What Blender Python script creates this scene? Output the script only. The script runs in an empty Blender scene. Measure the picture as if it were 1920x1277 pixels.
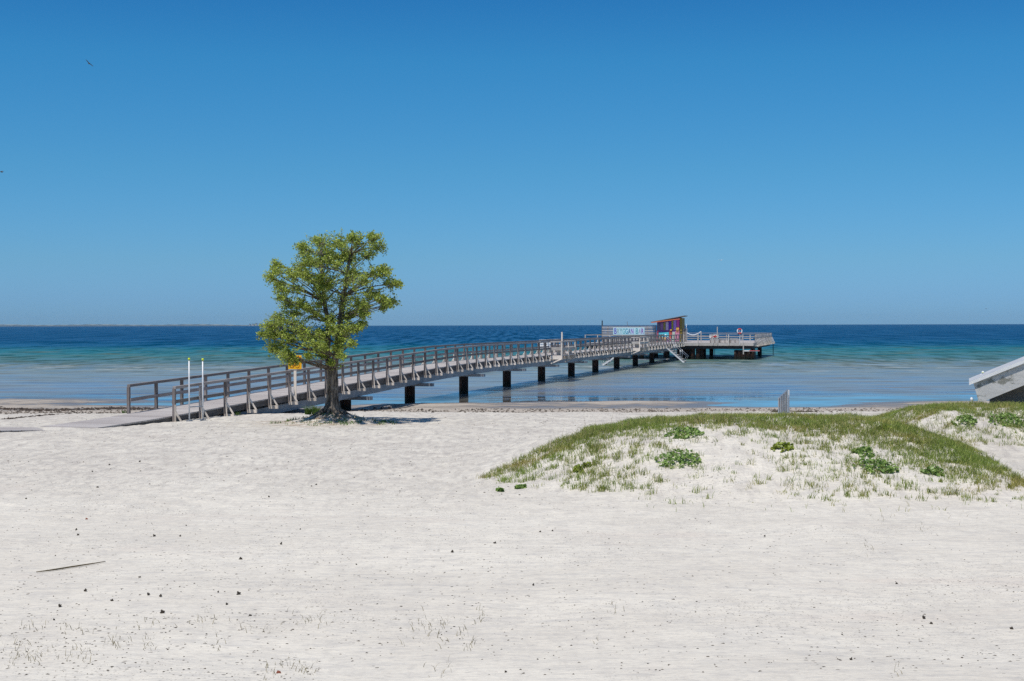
import bpy, math, random
import numpy as np
from mathutils import Vector, Matrix

rnd = random.Random(11)
rng = np.random.default_rng(5)
sc = bpy.context.scene
COL = sc.collection

# ------------------------------------------------------------------ camera
F = 2667.0                                   # focal length in pixels of the 1920 wide photograph
CAM = Vector((0, 0, 4.3))
PITCH, ROLL = math.atan(30.3 / F), 0.00234
cd = bpy.data.cameras.new('camera'); cd.lens = 50; cd.sensor_width = 36
cd.clip_start = 0.1; cd.clip_end = 60000
cam = bpy.data.objects.new('camera', cd); COL.objects.link(cam); sc.camera = cam
RM = Matrix.Rotation(math.pi / 2 - PITCH, 4, 'X') @ Matrix.Rotation(-ROLL, 4, 'Z')
cam.matrix_world = Matrix.Translation(CAM) @ RM
R3 = RM.to_3x3(); R3n = np.array(R3)

# ------------------------------------------------------------------ light
TO_SUN = Vector((-0.25, -0.36, 1.0)).normalized()
ELEV = math.asin(TO_SUN.z); AZ = math.atan2(TO_SUN.x, TO_SUN.y)
w = bpy.data.worlds.new('World'); sc.world = w; w.use_nodes = True
wn = w.node_tree; wn.nodes.clear()
sky = wn.nodes.new('ShaderNodeTexSky'); sky.sky_type = 'NISHITA'; sky.sun_disc = False
sky.sun_elevation = ELEV; sky.sun_rotation = AZ
sky.altitude = 0; sky.air_density = 1.0; sky.dust_density = 0.3; sky.ozone_density = 1.5
# clear polarised-looking air: the sky's own colour, deepened with height above the horizon
tc = wn.nodes.new('ShaderNodeTexCoord'); sx_ = wn.nodes.new('ShaderNodeSeparateXYZ'); rp_ = wn.nodes.new('ShaderNodeValToRGB')
SKY = [(0.0, (.325, .715, 1.50)), (.0181, (.32, .69, 1.42)), (.0443, (.322, .703, 1.242)), (.107, (.256, .727, 1.14)), (.182, (.177, .73, 1.14)), (.225, (.125, .63, 1.08)), (.5, (.36, .70, 1.0)), (.8, (.5, .78, 1.0))]
while len(rp_.color_ramp.elements) < len(SKY): rp_.color_ramp.elements.new(.5)
for e, (p, c) in zip(rp_.color_ramp.elements, SKY): e.position = p; e.color = (*(q / 1.5 for q in c), 1)
mxw = wn.nodes.new('ShaderNodeMix'); mxw.data_type = 'RGBA'; mxw.blend_type = 'MULTIPLY'; mxw.inputs['Factor'].default_value = 1.0
bg = wn.nodes.new('ShaderNodeBackground'); bg.inputs['Strength'].default_value = 0.085 * 1.5
wo = wn.nodes.new('ShaderNodeOutputWorld')
wn.links.new(tc.outputs['Generated'], sx_.inputs[0]); wn.links.new(sx_.outputs[2], rp_.inputs[0])
wn.links.new(sky.outputs[0], mxw.inputs[6]); wn.links.new(rp_.outputs[0], mxw.inputs[7]); wn.links.new(mxw.outputs[2], bg.inputs[0]); wn.links.new(bg.outputs[0], wo.inputs[0])
sd = bpy.data.lights.new('sun', 'SUN'); sd.energy = 3.9; sd.angle = math.radians(0.53); sd.color = (1.0, 0.95, 0.88)
so = bpy.data.objects.new('sun', sd); COL.objects.link(so)
so.rotation_euler = (-TO_SUN).to_track_quat('-Z', 'Y').to_euler(); so.location = (0, 0, 60)
sc.view_settings.view_transform = 'Standard'; sc.view_settings.look = 'None'
sc.view_settings.exposure = 0.0; sc.view_settings.gamma = 1.0
sc.cycles.max_bounces = 6; sc.cycles.use_denoising = False; sc.cycles.sample_clamp_indirect = 2.0; sc.cycles.sample_clamp_direct = 6.0

# ------------------------------------------------------------------ projection helpers
def ray(px, py):
    return R3 @ Vector(((px - 960) / F, -(py - 638.5) / F, -1.0))
def at(px, py, Y):
    d = ray(px, py); return CAM + d * (Y / d.y)
def project(P):
    q = (P - np.array(CAM)) @ R3n
    return 960 + F * q[:, 0] / -q[:, 2], 638.5 - F * q[:, 1] / -q[:, 2]
def sm(a, b, x):
    t = np.clip((x - a) / (b - a), 0, 1); return t * t * (3 - 2 * t)

# ------------------------------------------------------------------ noise in numpy
_perm = np.random.default_rng(3).permutation(512)
def _hash(ix, iy): return _perm[(_perm[ix & 511] + iy) & 511]
def perlin(x, y):
    x0 = np.floor(x).astype(int); y0 = np.floor(y).astype(int); fx = x - x0; fy = y - y0
    def g(ix, iy, dx, dy):
        a = _hash(ix, iy) * (2 * np.pi / 512); return np.cos(a) * dx + np.sin(a) * dy
    u = fx * fx * fx * (fx * (fx * 6 - 15) + 10); v = fy * fy * fy * (fy * (fy * 6 - 15) + 10)
    a = g(x0, y0, fx, fy); b = g(x0 + 1, y0, fx - 1, fy); c = g(x0, y0 + 1, fx, fy - 1); d = g(x0 + 1, y0 + 1, fx - 1, fy - 1)
    return 1.4 * ((a * (1 - u) + b * u) * (1 - v) + (c * (1 - u) + d * u) * v)
def fbm(x, y, oct=4):
    s = 0; amp = 1.0
    for k in range(oct):
        s = s + amp * perlin(x * 2 ** k + 17.3 * k, y * 2 ** k + 9.1 * k); amp *= 0.5
    return s

# ------------------------------------------------------------------ terrain
TREE = at(622, 772, 48.9)
BY = [-300, -60, 0, 6, 11, 14, 25, 45, 55, 59, 62, 66, 69, 72.2, 76, 84, 92, 110, 140, 200, 400, 900]
BZ = [3.5, 2.9, 2.6, 2.0, 1.22, 1.06, 1.02, 1.0, 0.80, 0.58, 0.41, 0.22, 0.11, 0.03, -0.022, -0.035, -0.06, -0.3, -0.9, -2.5, -6, -10]
def dune(x, y):
    h1 = np.interp(x, [-1.5, -0.9, 0, 0.55, 1.7, 2.9, 4.4, 6.5, 8.05, 9.1, 10.1, 10.9, 11.8],
                   [0, .06, .27, .45, .83, 1.0, 1.13, 1.13, 1.07, .9, .52, .24, 0])
    foot = np.interp(x, [-1.5, 0, 1.5, 4, 12], [29.2, 28.2, 26.8, 25.6, 25.2])
    p = sm(0, 1, np.minimum((y - foot) / (32.3 - foot), (41.5 - y) / 9.2))
    d1 = h1 * p ** 0.85
    d2 = 0.9 * sm(9.6, 12.2, x) * sm(35.2, 39.5, y) * (1 - sm(41.0, 48.0, y)) * (1 - sm(30, 40, x))
    d = np.maximum(d1, d2)
    return d + np.clip(d * 3, 0, 1) * (0.05 * fbm(x * 0.9, y * 0.9, 3) + 0.02 * fbm(x * 3, y * 3, 2))
def height(x, y):
    x = np.asarray(x, float); y = np.asarray(y, float)
    ys = y + 1.2 * perlin(x * 0.06, y * 0.01 + 5) + 0.5 * perlin(x * 0.3 + 4, y * 0.1) * sm(55, 66, y)
    z = np.interp(ys, BY, BZ)
    z = z + dune(x, y)
    r2 = ((x - TREE.x) / 1.15) ** 2 + ((y - TREE.y) / 1.0) ** 2
    z = z + 0.36 * np.exp(-r2) + 0.03 * np.exp(-r2 / 3) * fbm(x * 2.5, y * 2.5, 3)
    dry = sm(0.05, 0.4, z)
    z = z + dry * (0.05 * fbm(x * 0.22, y * 0.22, 2) + sm(19, 27, y) * 0.022 * fbm(x * 2.2, y * 2.2, 2))
    # bars and pools of the flat shore
    for (cx, cy, rx, ry, hh) in [(-28.5, 80.5, 8.0, 3.4, .085), (-34, 76.5, 11, 3.5, .06), (-24, 74.5, 7, 2.0, .05), (2.5, 76.4, 7.5, 2.3, .06), (25.5, 75.8, 5.6, 2.8, .11), (26.8, 93, 1.8, .7, .10), (31, 92, 2.5, .5, .09), (31.0, 88.5, 2.0, .6, .09),
                                  (-5.0, 75.2, 3.2, 2.0, .07), (7.2, 77.6, 4.0, 2.2, .07), (3.0, 86.5, 2.6, .8, .03), (-20.5, 77.6, 3.4, 0.8, -.07), (13.5, 75.0, 3.5, 1.6, -.05)]:
        z = z + hh * np.exp(-((x - cx) / rx) ** 2 - ((y - cy) / ry) ** 2)
    z = z + 0.014 * fbm(x * 0.35, y * 0.9, 3) * sm(66, 74, y) * (1 - sm(95, 120, y))
    return z
def hz(x, y): return float(height(np.array([x]), np.array([y]))[0])
def grounds(us, vs):
    us = np.asarray(us, float); vs = np.asarray(vs, float)
    d = np.stack([(us - 960) / F, -(vs - 638.5) / F, -np.ones_like(us)], 1) @ R3n.T; z = np.full(len(us), .9)
    for _ in range(9):
        t = (z - CAM.z) / d[:, 2]; x = d[:, 0] * t; y = d[:, 1] * t; z = .4 * z + .6 * height(x, y)
    return np.stack([x, y, height(x, y)], 1)
def on_ground(px, py): return Vector(grounds([px], [py])[0])
def on_dune(px, py, y0=24.0, y1=48.0):
    d = ray(px, py); ys = np.linspace(y0, y1, 500); t = ys / d.y
    dz = CAM.z + d.z * t - height(d.x * t, ys); k = int(np.argmax(dz < 0))
    if dz[k] >= 0: return on_ground(px, py)
    x = d.x * t[k]; return Vector((x, ys[k], hz(x, ys[k])))

# ------------------------------------------------------------------ mesh helpers
class MB:
    def __init__(s): s.v = []; s.f = []
    def quad(s, a, b, c, d):
        n = len(s.v); s.v += [tuple(a), tuple(b), tuple(c), tuple(d)]; s.f.append((n, n + 1, n + 2, n + 3)); return s
    def hexa(s, c8):
        n = len(s.v); s.v += [tuple(p) for p in c8]
        s.f += [tuple(n + i for i in q) for q in ((3, 2, 1, 0), (4, 5, 6, 7), (0, 1, 5, 4), (1, 2, 6, 5), (2, 3, 7, 6), (3, 0, 4, 7))]; return s
    def box(s, x0, x1, y0, y1, z0, z1):
        return s.hexa([(x0, y0, z0), (x1, y0, z0), (x1, y1, z0), (x0, y1, z0), (x0, y0, z1), (x1, y0, z1), (x1, y1, z1), (x0, y1, z1)])
    def bar(s, p0, p1, w, h, up=(0, 0, 1)):
        p0 = Vector(p0); p1 = Vector(p1); d = (p1 - p0).normalized(); up = Vector(up)
        if abs(d.dot(up)) > 0.98: up = Vector((0, 1, 0))
        sx = d.cross(up).normalized() * (w / 2); uz = sx.cross(d).normalized() * (h / 2)
        a = [p0 - sx - uz, p0 + sx - uz, p0 + sx + uz, p0 - sx + uz]; b = [q + (p1 - p0) for q in a]
        n = len(s.v); s.v += [tuple(q) for q in a + b]
        s.f += [tuple(n + i for i in q) for q in ((0, 3, 2, 1), (4, 5, 6, 7), (0, 1, 5, 4), (1, 2, 6, 5), (2, 3, 7, 6), (3, 0, 4, 7))]; return s
    def tube(s, pts, rad, n=8, cap=True):
        pts = [Vector(p) for p in pts]; rad = [rad] * len(pts) if not hasattr(rad, '__len__') else rad
        base = len(s.v); ref = Vector((0.3, 1, 0.1)).normalized()
        for i, p in enumerate(pts):
            d = (pts[min(i + 1, len(pts) - 1)] - pts[max(i - 1, 0)]).normalized()
            r0 = ref if abs(d.dot(ref)) < 0.95 else Vector((1, 0, 0))
            u = d.cross(r0).normalized(); v = d.cross(u).normalized()
            for k in range(n):
                a = 2 * math.pi * k / n; s.v.append(tuple(p + (u * math.cos(a) + v * math.sin(a)) * rad[i]))
        for i in range(len(pts) - 1):
            for k in range(n):
                a = base + i * n + k; b = base + i * n + (k + 1) % n
                s.f.append((a, b, b + n, a + n))
        if cap:
            s.f.append(tuple(base + k for k in range(n))[::-1]); s.f.append(tuple(base + (len(pts) - 1) * n + k for k in range(n)))
        return s
    def ball(s, c, rx, ry, rz, n=10, m=6):
        base = len(s.v)
        for i in range(m + 1):
            a = math.pi * i / m
            for k in range(n):
                b = 2 * math.pi * k / n
                s.v.append((c[0] + rx * math.sin(a) * math.cos(b), c[1] + ry * math.sin(a) * math.sin(b), c[2] + rz * math.cos(a)))
        for i in range(m):
            for k in range(n):
                a = base + i * n + k; b = base + i * n + (k + 1) % n; s.f.append((a, a + n, b + n, b))
        return s
    def torus(s, c, r, t, ax=(1, 0, 0), ay=(0, 0, 1), n=24, m=8, a0=0, a1=2 * math.pi):
        ax = Vector(ax); ay = Vector(ay); az = ax.cross(ay); c = Vector(c); base = len(s.v)
        for i in range(n + 1):
            a = a0 + (a1 - a0) * i / n; e = ax * math.cos(a) + ay * math.sin(a)
            for k in range(m):
                b = 2 * math.pi * k / m; s.v.append(tuple(c + e * (r + t * math.cos(b)) + az * (t * math.sin(b))))
        for i in range(n):
            for k in range(m):
                p = base + i * m + k; q = base + i * m + (k + 1) % m; s.f.append((p, q, q + m, p + m))
        return s
    def mesh(s, name, mat=None, smooth=False):
        me = bpy.data.meshes.new(name); me.from_pydata(s.v, [], s.f); me.update()
        if mat: me.materials.append(mat)
        if smooth: me.polygons.foreach_set('use_smooth', [True] * len(me.polygons))
        return me
    def build(s, name, mat, parent=None, smooth=False, loc=None):
        o = bpy.data.objects.new(name, s.mesh(name, mat, smooth)); COL.objects.link(o)
        if parent: o.parent = parent
        if loc: o.location = loc
        return o
def fast_mesh(name, V, faces, mat, smooth=False):
    """V (n,3) array, faces (m,k) int array of one polygon size"""
    me = bpy.data.meshes.new(name); k = faces.shape[1]; m = len(faces)
    me.vertices.add(len(V)); me.vertices.foreach_set('co', V.astype(np.float32).ravel())
    me.loops.add(m * k); me.loops.foreach_set('vertex_index', faces.astype(np.int32).ravel())
    me.polygons.add(m); me.polygons.foreach_set('loop_start', np.arange(0, m * k, k, dtype=np.int32))
    me.polygons.foreach_set('loop_total', np.full(m, k, dtype=np.int32))
    if smooth: me.polygons.foreach_set('use_smooth', np.ones(m, dtype=bool))
    me.update(calc_edges=True); me.validate(); me.materials.append(mat)
    o = bpy.data.objects.new(name, me); COL.objects.link(o); return o
def empty(name, loc=(0, 0, 0), rz=0):
    o = bpy.data.objects.new(name, None); COL.objects.link(o); o.location = loc; o.rotation_euler = (0, 0, rz)
    o.empty_display_size = 0.2; return o
def tag(o, label=None, cat=None, group=None, kind=None):
    if label: o['label'] = label
    if cat: o['category'] = cat
    if group: o['group'] = group
    if kind: o['kind'] = kind
    return o
def copy_tree(o, parent=None):
    c = o.copy(); COL.objects.link(c)
    if parent: c.parent = parent
    for ch in list(o.children): copy_tree(ch, c)
    return c

# ------------------------------------------------------------------ material helpers
class NT:
    def __init__(s, name):
        s.m = bpy.data.materials.new(name); s.m.use_nodes = True; s.t = s.m.node_tree; s.t.nodes.clear()
        s.out = s.t.nodes.new('ShaderNodeOutputMaterial')
    def n(s, typ, **kw):
        x = s.t.nodes.new(typ)
        for k, v in kw.items(): setattr(x, k, v)
        return x
    def set(s, sock, v):
        if isinstance(v, bpy.types.NodeSocket): s.t.links.new(v, sock)
        elif v is not None: sock.default_value = v
    def pos(s): return s.n('ShaderNodeNewGeometry').outputs['Position']
    def obj(s): return s.n('ShaderNodeTexCoord').outputs['Object']
    def scale(s, vec, sc_, loc=(0, 0, 0)):
        x = s.n('ShaderNodeMapping'); s.set(x.inputs['Vector'], vec); x.inputs['Scale'].default_value = sc_; x.inputs['Location'].default_value = loc; return x.outputs[0]
    def noise(s, vec, scale=1, detail=3, rough=0.5, dist=0.0):
        x = s.n('ShaderNodeTexNoise'); s.set(x.inputs['Vector'], vec); x.inputs['Scale'].default_value = scale
        x.inputs['Detail'].default_value = detail; x.inputs['Roughness'].default_value = rough; x.inputs['Distortion'].default_value = dist; return x.outputs[0]
    def voro(s, vec, scale=1, rand=1.0):
        x = s.n('ShaderNodeTexVoronoi'); s.set(x.inputs['Vector'], vec); x.inputs['Scale'].default_value = scale; x.inputs['Randomness'].default_value = rand; return x
    def math(s, op, a, b=None, c=None, clamp=False):
        x = s.n('ShaderNodeMath', operation=op, use_clamp=clamp); s.set(x.inputs[0], a)
        if b is not None: s.set(x.inputs[1], b)
        if c is not None: s.set(x.inputs[2], c)
        return x.outputs[0]
    def rng(s, v, a, b, c=0.0, d=1.0, smooth=True):
        x = s.n('ShaderNodeMapRange', interpolation_type='SMOOTHSTEP' if smooth else 'LINEAR'); s.set(x.inputs['Value'], v)
        x.inputs['From Min'].default_value = a; x.inputs['From Max'].default_value = b; x.inputs['To Min'].default_value = c; x.inputs['To Max'].default_value = d; return x.outputs[0]
    def mix(s, f, a, b, mode='MIX'):
        x = s.n('ShaderNodeMix', data_type='RGBA', blend_type=mode); s.set(x.inputs['Factor'], f)
        for sock, v in ((x.inputs[6], a), (x.inputs[7], b)):
            s.set(sock, (*v, 1) if isinstance(v, tuple) and len(v) == 3 else v)
        return x.outputs[2]
    def ramp(s, f, stops, interp='LINEAR'):
        x = s.n('ShaderNodeValToRGB'); s.set(x.inputs[0], f); r = x.color_ramp; r.interpolation = interp
        while len(r.elements) < len(stops): r.elements.new(0.5)
        for e, (p, c) in zip(r.elements, stops): e.position = p; e.color = (*c, 1)
        return x.outputs[0]
    def sep(s, vec):
        x = s.n('ShaderNodeSeparateXYZ'); s.set(x.inputs[0], vec); return x.outputs
    def bump(s, h, strength=0.3, dist=0.02, normal=None):
        x = s.n('ShaderNodeBump'); s.set(x.inputs['Height'], h); s.set(x.inputs['Strength'], strength); s.set(x.inputs['Distance'], dist)
        if normal: s.set(x.inputs['Normal'], normal)
        return x.outputs[0]
    def bsdf(s, col, rough=0.7, metal=0.0, normal=None, spec=None, ior=None):
        b = s.n('ShaderNodeBsdfPrincipled'); s.set(b.inputs['Base Color'], (*col, 1) if isinstance(col, tuple) and len(col) == 3 else col)
        s.set(b.inputs['Roughness'], rough); s.set(b.inputs['Metallic'], metal)
        if normal: s.set(b.inputs['Normal'], normal)
        if spec is not None: s.set(b.inputs['Specular IOR Level'], spec)
        if ior is not None: b.inputs['IOR'].default_value = ior
        s.t.links.new(b.outputs[0], s.out.inputs[0]); return b
def simple(name, c1, c2, scale=(6, 6, 6), rough=0.7, metal=0.0, bump=0.0, detail=4, spec=0.3, lo=0.35, hi=0.65):
    t = NT(name); v = t.scale(t.obj(), scale); f = t.noise(v, 1.0, detail, 0.6)
    c = t.mix(t.rng(f, lo, hi), c1, c2)
    t.bsdf(c, rough, metal, t.bump(f, bump, 0.02) if bump else None, spec); return t.m
def wood(name, c1, c2, dark, grain=(3, 3, 3), rough=0.8):
    t = NT(name); o = t.obj(); f = t.noise(t.scale(o, grain), 1, 4, 0.65); g = t.noise(o, 1.3, 2)
    c = t.mix(t.rng(f, .3, .7), c1, c2); c = t.mix(t.rng(g, .58, .78, 0, .7), c, dark)
    oi = t.n('ShaderNodeObjectInfo').outputs['Random']; v = t.rng(oi, 0, 1, .72, 1.22, False); cv = t.n('ShaderNodeCombineColor'); [t.set(q, v) for q in cv.inputs]
    c = t.mix(1.0, c, cv.outputs[0], 'MULTIPLY')
    t.bsdf(c, rough, 0, t.bump(f, .25, .01), 0.2); return t.m

M = {}
M['rail'] = wood('weathered_rail_wood', (.21, .185, .175), (.33, .295, .28), (.11, .095, .088), (8, 1.2, 14))
M['post'] = wood('weathered_post_wood', (.17, .145, .135), (.28, .245, .23), (.10, .085, .075), (14, 14, 1.5))
M['bracket'] = wood('pale_new_wood', (.66, .57, .48), (.76, .68, .59), (.48, .40, .33), (8, 8, 4))
M['pale'] = wood('sun_bleached_wood', (.42, .38, .34), (.54, .50, .46), (.28, .25, .22), (3, 8, 10))
M['beam'] = wood('grey_beam_wood', (.12, .11, .105), (.20, .185, .175), (.06, .055, .05), (10, 1, 14))
M['steel'] = simple('galvanised_girder', (.20, .22, .245), (.28, .30, .33), (2, 2, 4), .5, .2, .1)
M['galv'] = simple('galvanised_steel', (.46, .49, .52), (.60, .62, .64), (8, 8, 3), .38, .75)
M['galvpaint'] = simple('light_grey_painted_steel', (.60, .62, .64), (.72, .73, .74), (6, 6, 2), .4, .1)
def pile_mat():
    t = NT('rusty_pile_steel'); p = t.pos(); z = t.sep(p)[2]; n1 = t.noise(t.scale(p, (5, 5, 1.2)), 1, 6, .7); n2 = t.noise(t.scale(p, (6, 6, 2)), 1, 3)
    c = t.mix(t.rng(n1, .42, .72), (.014, .010, .010), (.075, .032, .018)); tide = t.math('ADD', z, t.math('MULTIPLY', t.math('SUBTRACT', n2, .5), .35))
    c = t.mix(t.rng(tide, .25, .5, .9, 0), c, (.010, .012, .008)); c = t.mix(t.math('MULTIPLY', t.rng(n2, .58, .7), t.rng(z, .5, .9)), c, (.14, .10, .08))
    t.bsdf(c, .8, .1, t.bump(n1, .4, .02), .2); return t.m
M['rust'] = pile_mat()
M['black'] = simple('dark_tarred_timber', (.012, .011, .012), (.03, .026, .025), (3, 3, 1), .7, 0, .3)
M['cap'] = simple('neon_yellow_cap', (.62, .75, .03), (.72, .82, .05), (5, 5, 5), .5)
M['orange'] = simple('orange_sign_paint', (.93, .46, .008), (.96, .52, .012), (3, 3, 3), .45)
M['signred'] = simple('dark_red_sign_print', (.30, .05, .012), (.36, .07, .015), (9, 9, 9), .5)
M['white'] = simple('white_paint', (.74, .74, .73), (.80, .80, .79), (4, 4, 4), .5)
M['whiteplastic'] = simple('white_plastic', (.78, .78, .77), (.84, .84, .83), (5, 5, 5), .35)
M['red'] = simple('red_paint', (.52, .03, .025), (.60, .05, .04), (5, 5, 5), .5)
def deck_mat():
    t = NT('deck_planks'); o = t.obj(); s = t.sep(o)
    fl = t.math('FLOOR', t.math('MULTIPLY', s[1], 1 / 0.14)); wn_ = t.n('ShaderNodeTexWhiteNoise', noise_dimensions='1D'); t.set(wn_.inputs['W'], fl)
    fr = t.math('FRACT', t.math('MULTIPLY', s[1], 1 / 0.14))
    c = t.mix(wn_.outputs['Value'], (.36, .325, .31), (.52, .485, .465))
    f = t.noise(t.scale(o, (1.5, 14, 14)), 1, 4, .6); c = t.mix(t.rng(f, .45, .8, 0, .45), c, (.22, .20, .19))
    gap = t.math('LESS_THAN', fr, 0.07); c = t.mix(gap, c, (.05, .045, .04))
    g = t.noise(o, .35, 3); c = t.mix(t.rng(g, .5, .75, 0, .35), c, (.56, .54, .51))
    t.bsdf(c, .85, 0, None, .15); return t.m
M['deck'] = deck_mat()

# ------------------------------------------------------------------ the beach
def sand_mat():
    t = NT('pale_beach_sand'); p = t.pos(); x, y, z = t.sep(p)
    base = t.mix(t.rng(t.noise(t.scale(p, (.35, .5, .5)), 1, 4, .6), .3, .7), (.658, .608, .522), (.738, .688, .592))
    # warm streaks of coarser sand
    warm = t.rng(t.noise(t.scale(p, (.22, .55, .5), (3, 1, 0)), 1, 5, .62), .56, .72, 0, .55)
    base = t.mix(warm, base, (.62, .55, .475))
    # fine grey wind streaks
    st = t.noise(t.scale(p, (2.0, 6, 4)), 1, 5, .7); base = t.mix(t.rng(st, .42, .70, 0, .34), base, (.38, .37, .365))
    st2 = t.noise(t.scale(p, (11, 24, 10)), 1, 3, .7); base = t.mix(t.rng(st2, .46, .70, 0, .34), base, (.30, .29, .285))
    # mid beach, trampled: slightly greyer and warmer
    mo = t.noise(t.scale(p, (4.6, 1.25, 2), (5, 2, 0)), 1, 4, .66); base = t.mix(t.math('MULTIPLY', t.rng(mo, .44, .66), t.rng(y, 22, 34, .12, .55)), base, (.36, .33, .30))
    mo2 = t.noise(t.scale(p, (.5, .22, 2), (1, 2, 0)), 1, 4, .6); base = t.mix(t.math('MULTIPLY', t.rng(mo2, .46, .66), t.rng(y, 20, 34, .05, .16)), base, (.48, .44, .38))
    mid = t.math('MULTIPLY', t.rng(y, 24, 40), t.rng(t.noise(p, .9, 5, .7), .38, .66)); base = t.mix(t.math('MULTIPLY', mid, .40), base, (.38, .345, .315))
    # dark crumbs of bark and shell
    for sc_, th, rad, str_ in ((16, .945, .33, .8), (5.5, .955, .11, 1.0), (38, .88, .40, .6)):
        v = t.voro(p, sc_); r = t.sep(v.outputs['Color'])[0]
        a = t.math('MULTIPLY', t.math('GREATER_THAN', r, th), t.math('LESS_THAN', v.outputs['Distance'], rad))
        patch = t.rng(t.noise(t.scale(p, (.35, .6, .4), (sc_, 0, 0)), 1, 3), .42, .62)
        base = t.mix(t.math('MULTIPLY', t.math('MULTIPLY', a, patch), str_), base, (.10, .085, .07))
    # litter of brown leaves under the tree
    d = t.n('ShaderNodeVectorMath', operation='DISTANCE'); t.set(d.inputs[0], t.scale(p, (1, 1.15, .01))); d.inputs[1].default_value = (TREE.x, TREE.y * 1.15, 0)
    lit = t.math('MULTIPLY', t.rng(d.outputs['Value'], .9, 4.4, 1, 0), t.rng(t.noise(t.scale(p, (1.4, 3, 2)), 1, 5, .75), .44, .62))
    base = t.mix(t.math('MULTIPLY', lit, .85), base, (.27, .17, .085))
    # damp and wet shore
    nz = t.math('ADD', z, t.math('MULTIPLY', t.math('SUBTRACT', t.noise(t.scale(p, (.7, 1.6, 1)), 1, 4, .65), .5), .16))
    peb = t.math('MULTIPLY', t.math('MULTIPLY', t.rng(nz, .05, .12), t.rng(nz, .26, .40, 1, 0)), t.rng(t.noise(t.scale(p, (5, 1.6, 3)), 1, 4, .7), .47, .60))
    seaside = t.rng(y, 52, 60)
    base = t.mix(t.math('MULTIPLY', t.math('MULTIPLY', peb, seaside), .9), base, (.11, .09, .07))
    damp = t.math('MULTIPLY', t.rng(nz, .20, .38, 1, 0), seaside); base = t.mix(t.math('MULTIPLY', damp, .85), base, (.42, .365, .305))
    wet = t.math('MULTIPLY', t.rng(nz, .015, .085, 1, 0), seaside)
    wetc = t.mix(t.rng(t.noise(t.scale(p, (.3, 1.1, 1)), 1, 5, .7), .35, .7), (.20, .165, .13), (.13, .11, .09))
    base = t.mix(t.math('MULTIPLY', wet, .9), base, wetc)
    rough = t.mix(wet, (.95, .95, .95), (.30, .30, .30))
    # relief
    h1 = t.noise(t.scale(p, (3.2, 7, 4)), 1, 5, .68); rp = t.noise(t.scale(p, (2.2, 17, 6)), 1, 3, .55, .6); fp = t.noise(t.scale(p, (1.5, 1.9, 1.5)), 1, 4, .62)
    hsum = t.math('ADD', t.math('ADD', t.math('MULTIPLY', h1, .030), t.math('MULTIPLY', rp, .009)), t.math('MULTIPLY', t.math('MULTIPLY', fp, t.rng(y, 18, 30)), .11))
    hsum = t.math('MULTIPLY', hsum, t.rng(wet, 0, .6, 1, .1))
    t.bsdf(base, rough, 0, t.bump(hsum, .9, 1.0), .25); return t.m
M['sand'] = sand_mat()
def terrain():
    ys = np.concatenate([np.array([-300, -120, -60, -30, -15, -6, 0, 4, 7]), np.arange(9, 24, .16), np.arange(24, 44, .10), np.arange(44, 100, .16), np.arange(100, 130, 2), np.array([130, 150, 200, 300, 400, 900])])
    xs = np.concatenate([np.array([-900, -400, -200, -120, -80, -60, -50]), np.arange(-44, -14, .25), np.arange(-14, 18, .10), np.arange(18, 46, .25), np.array([50, 60, 80, 120, 200, 400, 900])])
    X, Y = np.meshgrid(xs, ys); Z = height(X, Y); ny, nx = X.shape
    V = np.stack([X.ravel(), Y.ravel(), Z.ravel()], 1)
    i = (np.arange(ny - 1)[:, None] * nx + np.arange(nx - 1)[None]).ravel()
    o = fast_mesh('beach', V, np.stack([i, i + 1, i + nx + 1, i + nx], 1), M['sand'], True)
    tag(o, 'pale sandy beach with low dunes and a wet flat shore', kind='structure')
terrain()

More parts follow.
